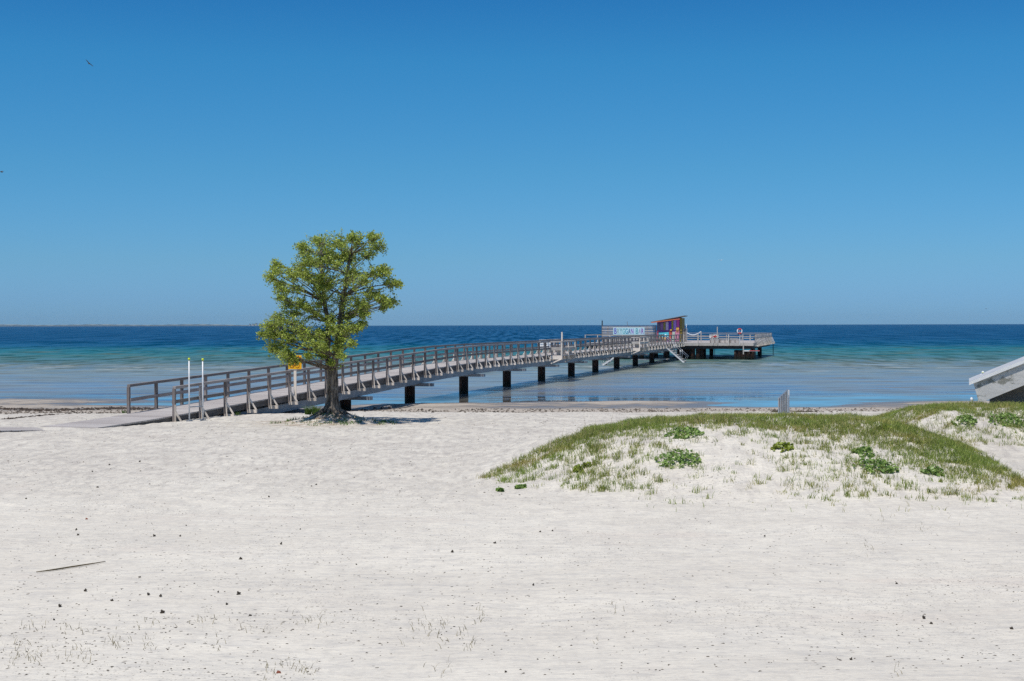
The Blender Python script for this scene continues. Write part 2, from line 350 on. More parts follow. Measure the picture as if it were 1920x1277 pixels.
# ------------------------------------------------------------------ the sea
def sea_mat():
    t = NT('sea_water'); p = t.pos(); x, y, z = t.sep(p)
    warp = t.math('MULTIPLY', t.math('SUBTRACT', t.noise(t.scale(p, (.012, .03, 1)), 1, 4, .6), .5), 0.36)
    fine = t.math('MULTIPLY', t.math('SUBTRACT', t.noise(t.scale(p, (.07, .32, 1)), 1, 4, .7), .5), 0.20)
    ly = t.math('LOGARITHM', t.math('MAXIMUM', y, 30.0), math.e)
    f = t.math('ADD', ly, t.math('ADD', warp, fine))
    stops = [(62, (.15, .13, .10)), (80, (.13, .12, .10)), (90, (.23, .235, .22)), (98, (.25, .29, .285)), (118, (.235, .285, .27)), (138, (.225, .265, .225)), (154, (.175, .215, .165)),
             (168, (.075, .165, .140)), (200, (.040, .170, .170)), (240, (.010, .150, .185)), (300, (.0, .075, .165)), (420, (.0, .055, .150)), (1500, (.0, .058, .160))]
    lo, hi = math.log(62), math.log(1500)
    ff = t.rng(f, lo, hi, 0, 1, False)
    col = t.ramp(ff, [((math.log(a) - lo) / (hi - lo), c) for a, c in stops])
    # weed and sand patches in the shallows
    pt = t.noise(t.scale(p, (.05, .22, 1), (7, 3, 0)), 1, 5, .65)
    sh = t.math('MULTIPLY', t.rng(y, 80, 100), t.rng(y, 240, 330, 1, 0))
    col = t.mix(t.math('MULTIPLY', t.rng(pt, .54, .68, 0, .6), sh), col, (.035, .07, .06))
    col = t.mix(t.math('MULTIPLY', t.rng(pt, .30, .44, .6, 0), sh), col, (.17, .18, .145))
    # foam of little breakers on the bar
    fo = t.noise(t.scale(p, (.20, 1.05, 1), (1, 4, 0)), 1, 3, .5); fb = t.math('MULTIPLY', t.rng(y, 122, 132), t.rng(y, 166, 176, 1, 0))
    fo2 = t.noise(t.scale(p, (.03, .06, 1), (5, 2, 0)), 1, 2)
    foam = t.math('MULTIPLY', t.math('MULTIPLY', t.rng(fo, .615, .66), fb), t.rng(fo2, .47, .55))
    col = t.mix(foam, col, (.72, .72, .68))
    # waves
    wa = t.noise(t.scale(p, (.9, 2.2, 1)), 1, 4, .6); wb = t.noise(t.scale(p, (.22, .7, 1)), 1, 4, .6); wc = t.noise(t.scale(p, (.05, .16, 1)), 1, 4, .6); wd = t.noise(t.scale(p, (.012, .04, 1)), 1, 3, .6)
    h = t.math('ADD', t.math('ADD', t.math('MULTIPLY', wa, .10), t.math('MULTIPLY', wb, .40)), t.math('ADD', t.math('MULTIPLY', wc, 1.6), t.math('MULTIPLY', wd, 3.0)))
    cy_ = t.math('ADD', y, t.math('MULTIPLY', t.math('SUBTRACT', t.noise(t.scale(p, (.07, .25, 1)), 1, 3), .5), 26))
    ol = t.noise(t.scale(p, (.11, .13, 1), (17, 3, 0)), 1, 4, .6); olm = t.math('MULTIPLY', t.rng(y, 110, 145), t.rng(y, 230, 290, 1, 0)); col = t.mix(t.math('MULTIPLY', t.math('MULTIPLY', t.rng(ol, .52, .64), olm), .75), col, (.10, .125, .055))
    br_ = t.noise(t.scale(p, (.10, .45, 1), (1, 13, 0)), 1, 4, .65); brm = t.math('MULTIPLY', t.rng(y, 76, 84), t.rng(y, 125, 150, 1, 0)); col = t.mix(t.math('MULTIPLY', t.math('MULTIPLY', t.rng(br_, .54, .66), brm), .7), col, (.20, .165, .12))
    st = t.rng(cy_, 78, 92, .006, .55); st = t.math('ADD', st, t.rng(y, 95, 200, 0, .45))
    nb = t.bump(h, st, 1.0)
    # share of the mirror: calm pools near the shore, broken by wavelets farther out
    lf = t.ramp(t.math('MULTIPLY', t.math('SUBTRACT', cy_, 70.0), 1 / 430, None, True), [(0, (.84,) * 3), (.024, (.82,) * 3), (.05, (.60,) * 3), (.13, (.44,) * 3), (.20, (.32,) * 3), (.30, (.20,) * 3), (.55, (.11,) * 3), (1, (.11,) * 3)])
    r1 = t.noise(t.scale(p, (.15, .27, 1), (2, 9, 0)), 1, 4, .6)      # ripples of the flat shore
    r2 = t.noise(t.scale(p, (.48, .09, 1), (7, 1, 0)), 1, 4, .6)      # wavelets
    r3 = t.noise(t.scale(p, (.32, .015, 1), (3, 5, 0)), 1, 5, .66)     # crests of the open sea, seen edge on
    a2 = t.math('MULTIPLY', t.rng(y, 110, 170), t.rng(y, 260, 420, 1, .35)); a3 = t.rng(y, 190, 330)
    k = t.math('ADD', t.math('MULTIPLY', t.rng(r1, .32, .68, -.42, .42), t.rng(y, 140, 220, 1, .25)), t.math('ADD', t.math('MULTIPLY', t.rng(r2, .34, .66, -.85, .85), a2), t.math('MULTIPLY', t.rng(r3, .36, .64, -1.0, 1.1), a3)))
    lf = t.math('MULTIPLY', lf, t.math('SUBTRACT', 1.0, t.math('MULTIPLY', t.math('MULTIPLY', t.rng(br_, .54, .66), brm), .45)))
    lf = t.math('MULTIPLY', lf, t.math('ADD', 1.0, k), None, True)
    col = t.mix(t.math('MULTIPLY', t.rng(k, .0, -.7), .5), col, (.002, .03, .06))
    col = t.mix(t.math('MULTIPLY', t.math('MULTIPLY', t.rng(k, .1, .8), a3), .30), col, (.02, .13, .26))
    lf = t.math('MULTIPLY', lf, t.math('SUBTRACT', 1.0, foam))
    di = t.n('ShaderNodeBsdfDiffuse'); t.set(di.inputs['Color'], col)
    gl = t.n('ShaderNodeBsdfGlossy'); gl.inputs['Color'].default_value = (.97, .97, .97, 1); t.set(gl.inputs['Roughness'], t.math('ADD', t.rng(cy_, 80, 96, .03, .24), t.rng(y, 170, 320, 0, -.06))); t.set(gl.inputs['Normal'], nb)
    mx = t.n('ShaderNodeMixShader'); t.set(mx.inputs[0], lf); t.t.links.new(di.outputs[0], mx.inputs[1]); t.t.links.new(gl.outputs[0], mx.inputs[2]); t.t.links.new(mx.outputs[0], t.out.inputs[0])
    return t.m
M['sea'] = sea_mat()
s = MB(); s.quad((-6000, 56, 0), (6000, 56, 0), (6000, 6500, 0), (-6000, 6500, 0))
tag(s.build('sea', M['sea']), 'blue sea paling to clear shallows over sand', kind='structure')

# ------------------------------------------------------------------ the pier
TH = math.atan((1670 - 960) / F); RV = Vector((math.cos(TH), -math.sin(TH), 0)); DV = Vector((math.sin(TH), math.cos(TH), 0))
RC, T0 = -25.565, 45.4
def W(x, t, z=0.0):                               # x across the pier, t along it
    p = RV * (RC + x) + DV * t; return Vector((p.x, p.y, z))
def dz(t):                                        # deck level along the pier
    return float(np.interp(t, [40.6, 44.0, 45.44, 60, 76.7, 83, 86, 200], [1.02, 1.06, 1.09, 1.46, 1.90, 1.985, 2.0, 2.0]))
RH = 1.0
TEND = 172.0
pier = empty('pier', W(0, T0), -TH)
tag(pier, 'long grey wooden pier on rusty piles running out over the water to the platform', 'pier')
def lt(t): return t - T0
def run(mb, x, zoff, w_, h_, t0, t1, step=4.0):
    n = max(1, int(round((t1 - t0) / step))); ts = [t0 + (t1 - t0) * i / n for i in range(n + 1)]
    for a, b in zip(ts, ts[1:]): mb.bar((x, lt(a), dz(a) + zoff), (x, lt(b), dz(b) + zoff), w_, h_)
    return mb
d_ = MB(); ts = [40.6, 44.0, 45.44] + list(np.arange(48, TEND, 4.0)) + [TEND]
for a, b in zip(ts, ts[1:]):
    za, zb = dz(a), dz(b); x0, x1 = -1.06, 1.02
    d_.hexa([(x0, lt(a), za - .05), (x1, lt(a), za - .05), (x1, lt(b), zb - .05), (x0, lt(b), zb - .05), (x0, lt(a), za), (x1, lt(a), za), (x1, lt(b), zb), (x0, lt(b), zb)])
d_.build('deck', M['deck'], pier)
for x in (-1.0, .96): run(MB(), x, -.16, .06, .22, 42.0, TEND).build('edge_beam', M['beam'], pier)
for x in (-.68, .62): run(MB(), x, -.58, .14, .34, 50, TEND).build('girder', M['steel'], pier)
NL, NR = 46.2, 45.44
tl = [NL + 2.0 * i for i in range(63)]; tr = [NR + 2.0 * i for i in range(64)]
tl = [t for t in tl if t < TEND - .5]; tr = [t for t in tr if t < TEND - .5]
XL, XR = -1.115, 1.115
for x, tt in ((XL, tl), (XR, tr)):
    top = MB(); mid = MB(); sgn = 1 if x > 0 else -1
    for a, b in zip(tt, tt[1:] + [TEND]):
        top.bar((x, lt(a), dz(a) + RH), (x, lt(b), dz(b) + RH), .12, .095)
        mid.bar((x - sgn * .072, lt(a), dz(a) + RH * .49), (x - sgn * .072, lt(b), dz(b) + RH * .49), .038, .12)
    top.build('top_rail', M['rail'], pier); mid.build('middle_rail', M['rail'], pier)
post_me = MB().box(-.05, .05, -.05, .05, -.36, RH - .049).mesh('post', M['post'])
bk = MB().box(.052, .10, -.075, -.035, -.40, .40)          # pale upright strip, cross beam and brace
bk.box(.0, .38, -.078, .0, -.40, -.265); bk.bar((.36, -.05, -.27), (.07, -.05, .16), .045, .065, (0, 1, 0))
bk_me = bk.mesh('bracket', M['bracket'])
allp = sorted([(t, 1) for t in tr] + [(t, -1) for t in tl]); near, far = allp[:100], allp[100:]
def add_posts(lst):
    for t, sgn in lst:
        o = bpy.data.objects.new('post', post_me); COL.objects.link(o); o.parent = pier; o.location = (XR * sgn, lt(t), dz(t))
        if sgn < 0 and t < 74: continue
        b = bpy.data.objects.new('bracket', bk_me); COL.objects.link(b); b.parent = pier; b.location = (XR * sgn, lt(t), dz(t)); b.scale = (sgn, 1, 1)
add_posts(near)
fp = MB(); fb = MB()
for t, sgn in far:
    X = XR * sgn; z = dz(t); y = lt(t)
    fp.box(X - .05, X + .05, y - .05, y + .05, z - .36, z + RH - .049)
    x0, x1 = sorted((X + sgn * .052, X + sgn * .10)); fb.box(x0, x1, y - .075, y - .035, z - .40, z + .52)
    x0, x1 = sorted((X, X + sgn * .40)); fb.box(x0, x1, y - .078, y, z - .42, z - .25)
    fb.bar((X + sgn * .385, y - .05, z - .25), (X + sgn * .07, y - .05, z + .17), .05, .085, (0, 1, 0))
tag(fp.build('post', M['post'], pier), kind='stuff'); tag(fb.build('bracket', M['bracket'], pier), kind='stuff')
def t_of_pile(px):
    z = 70580 / (1670 - px); return (z - RC * -math.sin(TH)) / math.cos(TH) if False else (z + RC * math.sin(TH)) / math.cos(TH)
for px in (530, 647, 768, 869, 950, 1015, 1071, 1116, 1156, 1191, 1222, 1248):
    t = t_of_pile(px); y = lt(t); z = dz(t) - .75
    cb = MB().box(-1.25, 1.35, y - .16, y + .16, z - .17, z); cb.build('cap_beam', M['steel'], pier)
    if px > 600:
        pl = MB()
        # steel sheet section: a flanged tube
        n = 14; prof = [(.27 * math.cos(2 * math.pi * k / n), .27 * math.sin(2 * math.pi * k / n)) for k in range(n)]
        pl.tube([(0, y, -1.6), (0, y, z - .171)], .27, 14)
        for k in range(0, n, 2):
            a = 2 * math.pi * k / n; pl.bar((.275 * math.cos(a), y + .275 * math.sin(a), -1.6), (.275 * math.cos(a), y + .275 * math.sin(a), z - .172), .03, .03)
        pl.build('pile', M['rust'], pier)
# bump-outs with a bench: short platforms beside the deck
def alcove(t0, t1, side, tall):
    y0, y1 = lt(t0), lt(t1); z = dz(t0); s_ = side
    def bx(mb, a, b, *r): mb.box(min(s_ * a, s_ * b), max(s_ * a, s_ * b), *r); return mb
    bx(MB(), 1.2, 2.05, y0, y1, z - .052, z - .002).build('alcove_floor', M['deck'], pier)
    for yy in (y0, y1):
        bm = MB(); bx(bm, 1.16, 2.05, yy - .05, yy + .03, z - .30, z - .056); bm.bar((s_ * 2.0, yy - .02, z - .28), (s_ * 1.2, yy - .02, z - .62), .08, .08)
        bm.build('alcove_beam', M['bracket'], pier)
    rl = MB()
    for yy in (y0, y1):
        bx(rl, 1.17, 2.06, yy - .05, yy + .05, z + RH - .05, z + RH + .045); bx(rl, 1.17, 2.0, yy - .025, yy + .025, z + .36, z + .60)
    bx(rl, 2.0, 2.09, y0, y1, z + RH - .048, z + RH + .04); bx(rl, 2.0, 2.045, y0, y1, z + .36, z + .56)
    rl.build('alcove_rail', M['pale'], pier)
    ps = MB()
    for yy in (y0, (y0 + y1) / 2, y1): bx(ps, 1.98, 2.07, yy - .045, yy + .045, z - .3, z + RH - .06)
    if tall: bx(ps, 1.98, 2.08, y0 + .06, y0 + .16, z - .3, z + 1.72)
    ps.build('alcove_post', M['bracket'], pier)
    be = MB(); bx(be, 1.5, 1.92, y0 + .12, y1 - .12, z + .40, z + .45)
    for yy in (y0 + .4, y1 - .4): bx(be, 1.55, 1.85, yy - .03, yy + .03, z, z + .40)
    be.build('bench', M['pale'], pier)
alcove(102.7, 107.4, 1, True); alcove(136.6, 141.6, 1, False); alcove(112.5, 117.5, -1, False)

# ------------------------------------------------------------------ the bathing platform at the end
plat = empty('bathing_platform', W(0, TEND), -TH)
tag(plat, 'broad wooden bathing platform at the far end of the pier with railings', 'platform')
PX0, PX1, PD, PZ = -10.9, 9.65, 26.0, 2.0
MB().box(PX0, PX1, .005, PD, PZ - .045, PZ + .005).build('deck', M['deck'], plat)
fa = MB(); fa.box(PX0, PX1, -.06, .0, PZ - .34, PZ + .003); fa.box(PX1 + .002, PX1 + .06, -.06, PD, PZ - .34, PZ + .003)
fa.build('fascia', M['pale'], plat)
g = MB(); g.box(PX0 + .2, PX1 - .1, .1, .3, PZ - .72, PZ - .35)
for yy in np.arange(4, PD, 4.4): g.box(PX0 + .2, PX1 - .1, yy, yy + .2, PZ - .72, PZ - .35)
g.box(PX1 - .3, PX1 - .1, .31, PD, PZ - .715, PZ - .352); g.build('girder', M['black'], plat)
def pile_wall(x0, x1, y0, y1, top, name='sheet_pile_wall'):
    """corrugated steel sheet piling round a foundation"""
    mb = MB(); k = 0; x = x0
    while x < x1 - .05:
        off = .10 if k % 2 else 0.0; mb.box(x, min(x + .268, x1), y0 + off, y1 - off, -3, top - .01 * (k % 2)); x += .27; k += 1
    return mb.build(name, M['rust'], plat)
pile_wall(7.35, 9.75, .25, 2.4, 1.12); pile_wall(.35, 1.9, 1.0, 3.0, 1.25)
for (x, y) in [(2.35, .6), (3.0, .6), (3.35, .9), (2.2, 8), (-4, 1), (-8, 1), (-10.4, 1), (8.5, 12), (8.5, 22), (2, 14), (2, 22), (-4, 12), (-10, 12), (-4, 22), (-10, 22)]:
    MB().tube([(x, y, -3), (x, y, PZ - .72)], .28, 12).build('pile', M['rust'], plat)
# railing along the front of the right wing and the left wing, and the braced right side
rt = MB(); rm = MB()
rt.box(4.9, PX1 + .02, -.08, .07, PZ + 1.03, PZ + 1.09); rt.box(1.3, 4.9, -.06, .05, PZ + .86, PZ + .92)
rm.box(1.3, PX1, .06, .10, PZ + .50, PZ + .60)
rt.box(PX0, -1.2, -.06, .06, PZ + .93, PZ + 1.0); rm.box(PX0, -1.2, .06, .10, PZ + .42, PZ + .54)
rt.box(PX0 - .06, PX0 + .06, .07, PD, PZ + .93, PZ + 1.0)
rt.box(PX1 - .05, PX1 + .09, .075, PD, PZ + 1.028, PZ + 1.085); rm.box(PX1 - .06, PX1 - .02, .11, PD, PZ + .5, PZ + .6)
rt.box(PX0, PX1, PD - .1, PD + .03, PZ + 1.0, PZ + 1.06); rm.box(PX0, PX1, PD - .08, PD - .04, PZ + .5, PZ + .6); rm.box(PX1 - 2.0, PX1, PD - .09, PD - .05, PZ + .72, PZ + .82)
rt.build('top_rail', M['pale'], plat); rm.build('middle_rail', M['pale'], plat)
def pp(x, y, h=1.02, w_=.10, m='pale'): MB().box(x - w_ / 2, x + w_ / 2, y - w_ / 2, y + w_ / 2, PZ - .30, PZ + h).build('post', M[m], plat)
for x in (1.35, 3.1, 4.85, 6.75, 8.45, 9.3): pp(x, -.12 if x < 9 else .0, 1.02)
for x in np.arange(PX0 + .06, -1.5, 1.55): pp(x, -.11, .93)
for y in np.arange(1.2, PD, 1.75):
    pp(PX1 + .12, y, 1.02); MB().bar((PX1 + .55, y, PZ - .3), (PX1 + .15, y, PZ + .55), .06, .12, (0, 1, 0)).build('brace', M['bracket'], plat)
    MB().box(PX1 + .06, PX1 + .6, y - .04, y + .04, PZ - .42, PZ - .28).build('cross_beam', M['bracket'], plat)
for x in np.arange(PX0 + .5, PX1, 2.0): pp(x, PD + .06, 1.0, .10, 'pale')
MB().tube([(PX1 + .35, PD - .3, -1.5), (PX1 + .35, PD - .3, PZ - .42)], .05, 8).build('ladder_pole', M['black'], plat)
MB().tube([(5.0, .6, .35), (5.0, .6, PZ - .72)], .035, 8).build('hanging_fender', M['black'], plat)
PR = lambda x, y, z=PZ: W(x, TEND + y, z)
def xp(px, y):                                     # across-pier coordinate seen at column px, y behind the platform front
    k = (px - 960) / F; t = TEND + y; return (k * DV.y * t - DV.x * t) / (RV.x - k * RV.y) - RC

# low landing stage in front of the right foundation
ls = MB(); ls.box(0, 1.9, 0, .8, 0, .10); o = ls.build('landing_plank', M['white'], None, loc=W(8.55, TEND - .95, 1.02)); o.rotation_euler[2] = -TH
tag(o, 'narrow red and white plank stage sticking out under the right corner of the platform', 'landing stage')
MB().box(.75, 1.97, -.02, -.001, .04, .11).build('red_edge', M['red'], o)
MB().box(-.02, .10, -.03, .08, -.35, .95).build('hanger', M['pale'], o)

# stair from the pier deck down into the water, with two sloping handrails
def stair(t, x_top, x_bot, z_top, z_bot, n, y_w, label, rails=True, sgn=1):
    r = empty('bathing_stair', W(x_top, t, 0), -TH); tag(r, label, 'stairs')
    L_ = x_bot - x_top
    for i in range(n):
        f = (i + .5) / n; x = L_ * f; z = z_top + (z_bot - z_top) * f
        MB().box(x - .17, x + .17, 0, y_w, z - .05, z).build('tread', M['pale'], r)
    for y in (-.03, y_w + .005):
        MB().bar((0, y + .012, z_top - .12), (L_, y + .012, z_bot - .12), .03, .14).build('stringer', M['galvpaint'], r)
    if rails:
        for y in (.0, y_w):
            hrail = MB().tube([(-.25, y, z_top + .95), (.1, y, z_top + .95), (L_ * .95, y, z_bot + .95), (L_ + .22 * (1 if L_ > 0 else -1), y, z_bot + .70), (L_ * .98, y, z_bot + .1)], .022, 8)
            hrail.build('handrail', M['galv'], r, True)
            for f in (.45, .78): MB().tube([(L_ * f, y, z_top + (z_bot - z_top) * f - .1), (L_ * f, y, z_top + (z_bot - z_top) * f + .97)], .025, 8).build('baluster', M['galv'], r, True)
    return r
stair(158.2, 1.2, 3.35, 1.9, .05, 8, 1.5, 'bathing stair with two pale handrails going into the water right of the pier')
stair(146.0, -1.2, -3.6, 1.7, .05, 7, 1.2, 'bathing stair half hidden behind the pier piles, going down on the far side', True)
o = MB().box(0, 1.6, 0, 1.6, 0, .12).build('floating_landing', M['pale'], None, loc=W(-.2, 158.6, .28)); o.rotation_euler[2] = -TH
tag(o, 'low flat landing board just above the water at the foot of the stair', 'landing stage')
MB().box(-2.6, 0, .3, 1.3, -.03, .04).build('walkway', M['steel'], o)

# the bar: slatted wall, banner, painted hut
YB = 9.5
wall = empty('slatted_wind_wall', PR(xp(1129, YB), YB), -TH); tag(wall, 'slatted grey plank wind wall behind the banner on the platform', 'fence')
WL = xp(1229, YB) - xp(1129, YB); WH = 2.02
for i in range(9):
    z = .12 + i * .215; MB().box(0, WL, -.02, .02, z, z + .115).build('slat', M['pale'], wall)
for x in (0, .75, 2.0, 3.5, 4.9, 5.9, WL): MB().box(x - .05, x + .05, .022, .11, 0, WH).build('upright', M['post'], wall)
MB().box(-.05, WL + .1, -.03, .115, WH, WH + .07).build('top_beam', M['steel'], wall)
MB().box(-.06, .06, .02, .14, WH + .07, WH + .75).build('corner_post', M['black'], wall)
MB().tube([(3.3, .06, WH + .07), (3.3, .06, WH + .62)], .03, 8).build('short_pole', M['post'], wall)
ban = empty('banner', PR(xp(1150, YB), YB - .06, PZ), -TH); tag(ban, 'pale blue banner with hand painted letters BRYGGAN BAR hung on the slatted wall', 'banner')
BW, BH, BZ0 = 4.1, .94, .92
MB().box(0, BW, -.012, 0, BZ0, BZ0 + BH).build('cloth', simple('pale_blue_cloth', (.42, .66, .74), (.52, .76, .82), (2, 2, 2), .7), ban)
LC = [('B', (.10, .06, .42)), ('R', (.30, .40, .40)), ('Y', (.12, .30, .32)), ('G', (.12, .42, .44)), ('G', (.0, .26, .40)), ('A', (.02, .10, .25)), ('N', (.26, .06, .42)), (' ', None), ('B', (.10, .34, .40)), ('A', (.34, .32, .46)), ('R', (.26, .06, .36))]
lmats = {}
xx = .14
for ch, c in LC:
    if c is None: xx += .26; continue
    cu = bpy.data.curves.new('letter', 'FONT'); cu.body = ch; cu.size = .98 * (1.06 if ch == 'B' else 1.0); cu.extrude = .004; cu.offset = .012; cu.align_x = 'LEFT'
    tmp = bpy.data.objects.new('letter_curve', cu); COL.objects.link(tmp)
    dg = bpy.context.evaluated_depsgraph_get(); me = bpy.data.meshes.new_from_object(tmp.evaluated_get(dg)); bpy.data.objects.remove(tmp)
    ws = [v.co.x for v in me.vertices]; wid = max(ws) - min(ws)
    key = str(c)
    if key not in lmats: lmats[key] = simple('banner_paint', c, tuple(min(1, q * 1.15) for q in c), (5, 5, 5), .7)
    me.materials.clear(); me.materials.append(lmats[key])
    o = bpy.data.objects.new('letter', me); COL.objects.link(o); o.parent = ban
    sx = .31 / wid; o.scale = (sx, 1, 1); o.rotation_euler = (math.pi / 2, 0, 0); o.location = (xx - min(ws) * sx, -.018, BZ0 + .13); o['label'] = 'painted letter ' + ch
    xx += .365
hut = empty('bar_hut', PR(xp(1232.5, YB), YB - .4), -TH); tag(hut, 'small brightly painted bar hut with sloping lean-to roof at the end of the pier', 'hut')
def cmat(n, c): return simple(n, c, tuple(min(1, q * 1.25) for q in c), (4, 4, 4), .6)
HW, HD = 2.95, 2.4
MB().box(0, HW, .03, HD, 0, 1.1).build('lower_wall', cmat('painted_planks_violet', (.30, .16, .30)), hut)
MB().hexa([(0.02, .05, 1.1), (HW - .02, .05, 1.1), (HW - .02, HD, 1.1), (0.02, HD, 1.1), (0.02, .05, 2.52), (HW - .02, .05, 3.12), (HW - .02, HD, 3.12), (0.02, HD, 2.52)]).build('upper_wall', cmat('painted_planks_plum', (.16, .05, .20)), hut)
MB().hexa([(-.72, -.6, 2.50), (HW + .62, -.6, 3.29), (HW + .62, HD + .5, 3.29), (-.72, HD + .5, 2.50), (-.72, -.6, 2.58), (HW + .62, -.6, 3.37), (HW + .62, HD + .5, 3.37), (-.72, HD + .5, 2.58)]).build('roof', M['beam'], hut)
MB().hexa([(-.6, -.63, 2.44), (HW + .1, -.63, 2.88), (HW + .1, -.605, 2.88), (-.6, -.605, 2.44), (-.6, -.63, 2.56), (HW + .1, -.63, 3.0), (HW + .1, -.605, 3.0), (-.6, -.605, 2.56)]).build('roof_trim', cmat('painted_trim_orange', (.55, .14, .05)), hut)
def up(x): return 2.52 + .6 * x / HW - .1
for x0, x1, c in [(.06, .42, (.10, .10, .16)), (.46, .82, (.20, .10, .24)), (.86, 1.12, (.22, .20, .05)), (1.16, 1.50, (.42, .33, .52)), (1.54, 1.86, (.10, .02, .34)), (1.90, 2.12, (.26, .26, .04)), (2.16, 2.52, (.32, .18, .55)), (2.56, 2.9, (.45, .06, .28))]:
    MB().hexa([(x0, .0, 1.52), (x1, .0, 1.52), (x1, .045, 1.52), (x0, .045, 1.52), (x0, .0, up(x0) - .12), (x1, .0, up(x1) - .12), (x1, .045, up(x1) - .12), (x0, .045, up(x0) - .12)]).build('painted_panel', cmat('hut_panel_paint', c), hut)
for x0, x1, z0, z1, c in [(.0, .22, .0, 1.45, (.55, .12, .16)), (.26, 1.55, .62, 1.25, (.10, .52, .62)), (.26, 1.2, .12, .58, (.66, .40, .16)), (1.6, 1.95, .1, 1.42, (.50, .10, .08)), (2.0, 2.35, .1, 1.3, (.45, .50, .42)), (2.4, 2.9, .1, 1.45, (.60, .22, .32)), (2.5, 2.85, 1.2, 1.9, (.80, .42, .08)), (1.7, 1.95, 1.2, 1.6, (.78, .40, .08))]:
    MB().box(x0, x1, -.05, -.004, z0, z1).build('painted_board', cmat('hut_board_paint', c), hut)
for k in range(5): MB().ball((.55 + .2 * k, -.055, .85 + .1 * math.sin(2.3 * k)), .11, .012, .08).build('painted_flower', cmat('flower_paint', [(.75, .8, .8), (.6, .7, .75), (.2, .15, .5), (.75, .78, .75), (.1, .35, .5)][k]), hut, True)
MB().box(HW + .01, HW + .30, .05, HD, 0, 3.05).build('side_door', cmat('painted_door_olive', (.20, .15, .03)), hut)
scr = empty('wind_screen', PR(xp(1278, YB) , YB - .2), -TH); tag(scr, 'dark plank screen with pale uprights standing right of the painted hut', 'fence')
MB().box(0, .72, 0, .05, .1, 1.7).build('panel', M['post'], scr)
for x in (0, .25, .5, .72): MB().box(x - .03, x + .03, -.03, -.002, 0, 1.74).build('upright', M['pale'], scr)
o = MB().tube([(0, 0, 0), (0, 0, 2.3)], [.03, .018], 8).build('flag_mast', M['galv'], None, True, PR(xp(1288, YB), YB - .5)); tag(o, 'thin bare metal mast right of the painted hut', 'mast')
# rope swag between post and railing
def sag(a, b, d, r, n=14): return [a.lerp(b, i / n) - Vector((0, 0, d * 4 * (i / n) * (1 - i / n))) for i in range(n + 1)]
o = MB().tube(sag(PR(xp(1288, 2.5), 2.5, PZ + 1.2), PR(xp(1314, 2.5), 2.5, PZ + 1.35), .32, .0), .05, 8).build('hammock', M['white'], None, True)
tag(o, 'white hammock slung between two posts right of the hut', 'hammock')
o = MB().box(-.05, .05, -.05, .05, 0, 1.4).build('hammock_post', M['pale'], None, loc=PR(xp(1314.5, 2.5), 2.5)); tag(o, 'short wooden post holding the right end of the white hammock', 'post')
# seats and low furniture on the platform
def pallet_bench(x, y, wd, label, mat='pale', h=.42):
    r = empty('slatted_bench', PR(x, y), -TH); tag(r, label, 'bench', 'slatted benches on the bathing platform')
    for k in range(4): MB().box(0, wd, .14 * k, .14 * k + .11, h - .05, h).build('seat_slat', M[mat], r)
    for k in range(3): MB().box(0, wd, -.03, -.004, .06 + .13 * k, .14 + .13 * k).build('front_board', M['pale'], r)
    for xx_ in (.05, wd / 2, wd - .05): MB().box(xx_ - .05, xx_ + .05, .002, .5, 0, h - .052).build('leg', M['post'], r)
for i, x in enumerate((xp(1331, 1.1), xp(1350, 1.1), xp(1369, 1.1))): pallet_bench(x, 1.1, 1.15, ['left low slatted bench behind the platform front railing', 'middle low slatted bench behind the platform front railing', 'right low slatted bench under the lifebuoy'][i])
for i, x in enumerate((xp(1134, 4.5), xp(1166, 4.5), xp(1198, 4.5))): pallet_bench(x, 4.5, 2.0, ['long slatted bench under the left end of the banner', 'long slatted bench under the middle of the banner', 'long slatted bench between banner and painted hut'][i], 'pale', .62)
r = empty('warning_board', PR(xp(1330, .25), .25), -TH); tag(r, 'small white board with red marks fixed behind the railing', 'sign')
MB().box(0, 1.15, 0, .03, .55, 1.0).build('board', M['white'], r)
for a, b in (((.25, -.005, .66), (.8, -.005, .9)), ((.3, -.01, .9), (.75, -.01, .64)), ((.45, -.014, .78), (.95, -.014, .80))): MB().bar(a, b, .012, .11, (0, 0, 1)).build('red_mark', M['red'], r)
o = MB().box(-.05, .05, -.05, .05, -.3, 1.95).build('tall_post', M['pale'], None, loc=PR(xp(1345, -.14), -.14)); tag(o, 'pale wooden post taller than the platform railing it stands in', 'post')
lb = empty('lifebuoy', PR(xp(1387, -.2), -.2, PZ + 1.42)); tag(lb, 'round red and white lifebuoy hung above the platform railing', 'lifebuoy')
for k in range(4):
    a0 = math.pi / 4 + k * math.pi / 2; MB().torus((0, 0, 0), .27, .075, n=10, a0=a0, a1=a0 + math.pi / 2).build('red_band' if k % 2 == 0 else 'white_band', M['red'] if k % 2 == 0 else M['white'], lb, True)
o = MB().box(-.03, .03, -.03, .03, -.2, 1.6).build('lifebuoy_post', M['white'], None, loc=PR(xp(1387, -.1), -.1)); tag(o, 'white post carrying the lifebuoy', 'post')
o = MB().ball((0, 0, .1), .2, .2, .22).build('mooring_buoy', M['whiteplastic'], None, True, at(1309, 663.5, 185)); tag(o, 'small white mooring buoy floating under the platform', 'buoy'); o.location.z = .0
# plain white panel for an unidentified white shape on the far side of the pier
o = MB()
for k in range(3): o.box(-.02 + .36 * k, .30 + .36 * k, 0, .05, 0, .55)
o.box(-.05, 1.05, -.03, -.002, .36, .48)
o = o.build('white_screen', M['whiteplastic'], None, loc=W(-1.95, 111.5, 2.36)); o.rotation_euler[2] = -TH; tag(o, 'bright white panel at the far side of the pier deck behind the railing', 'panel')

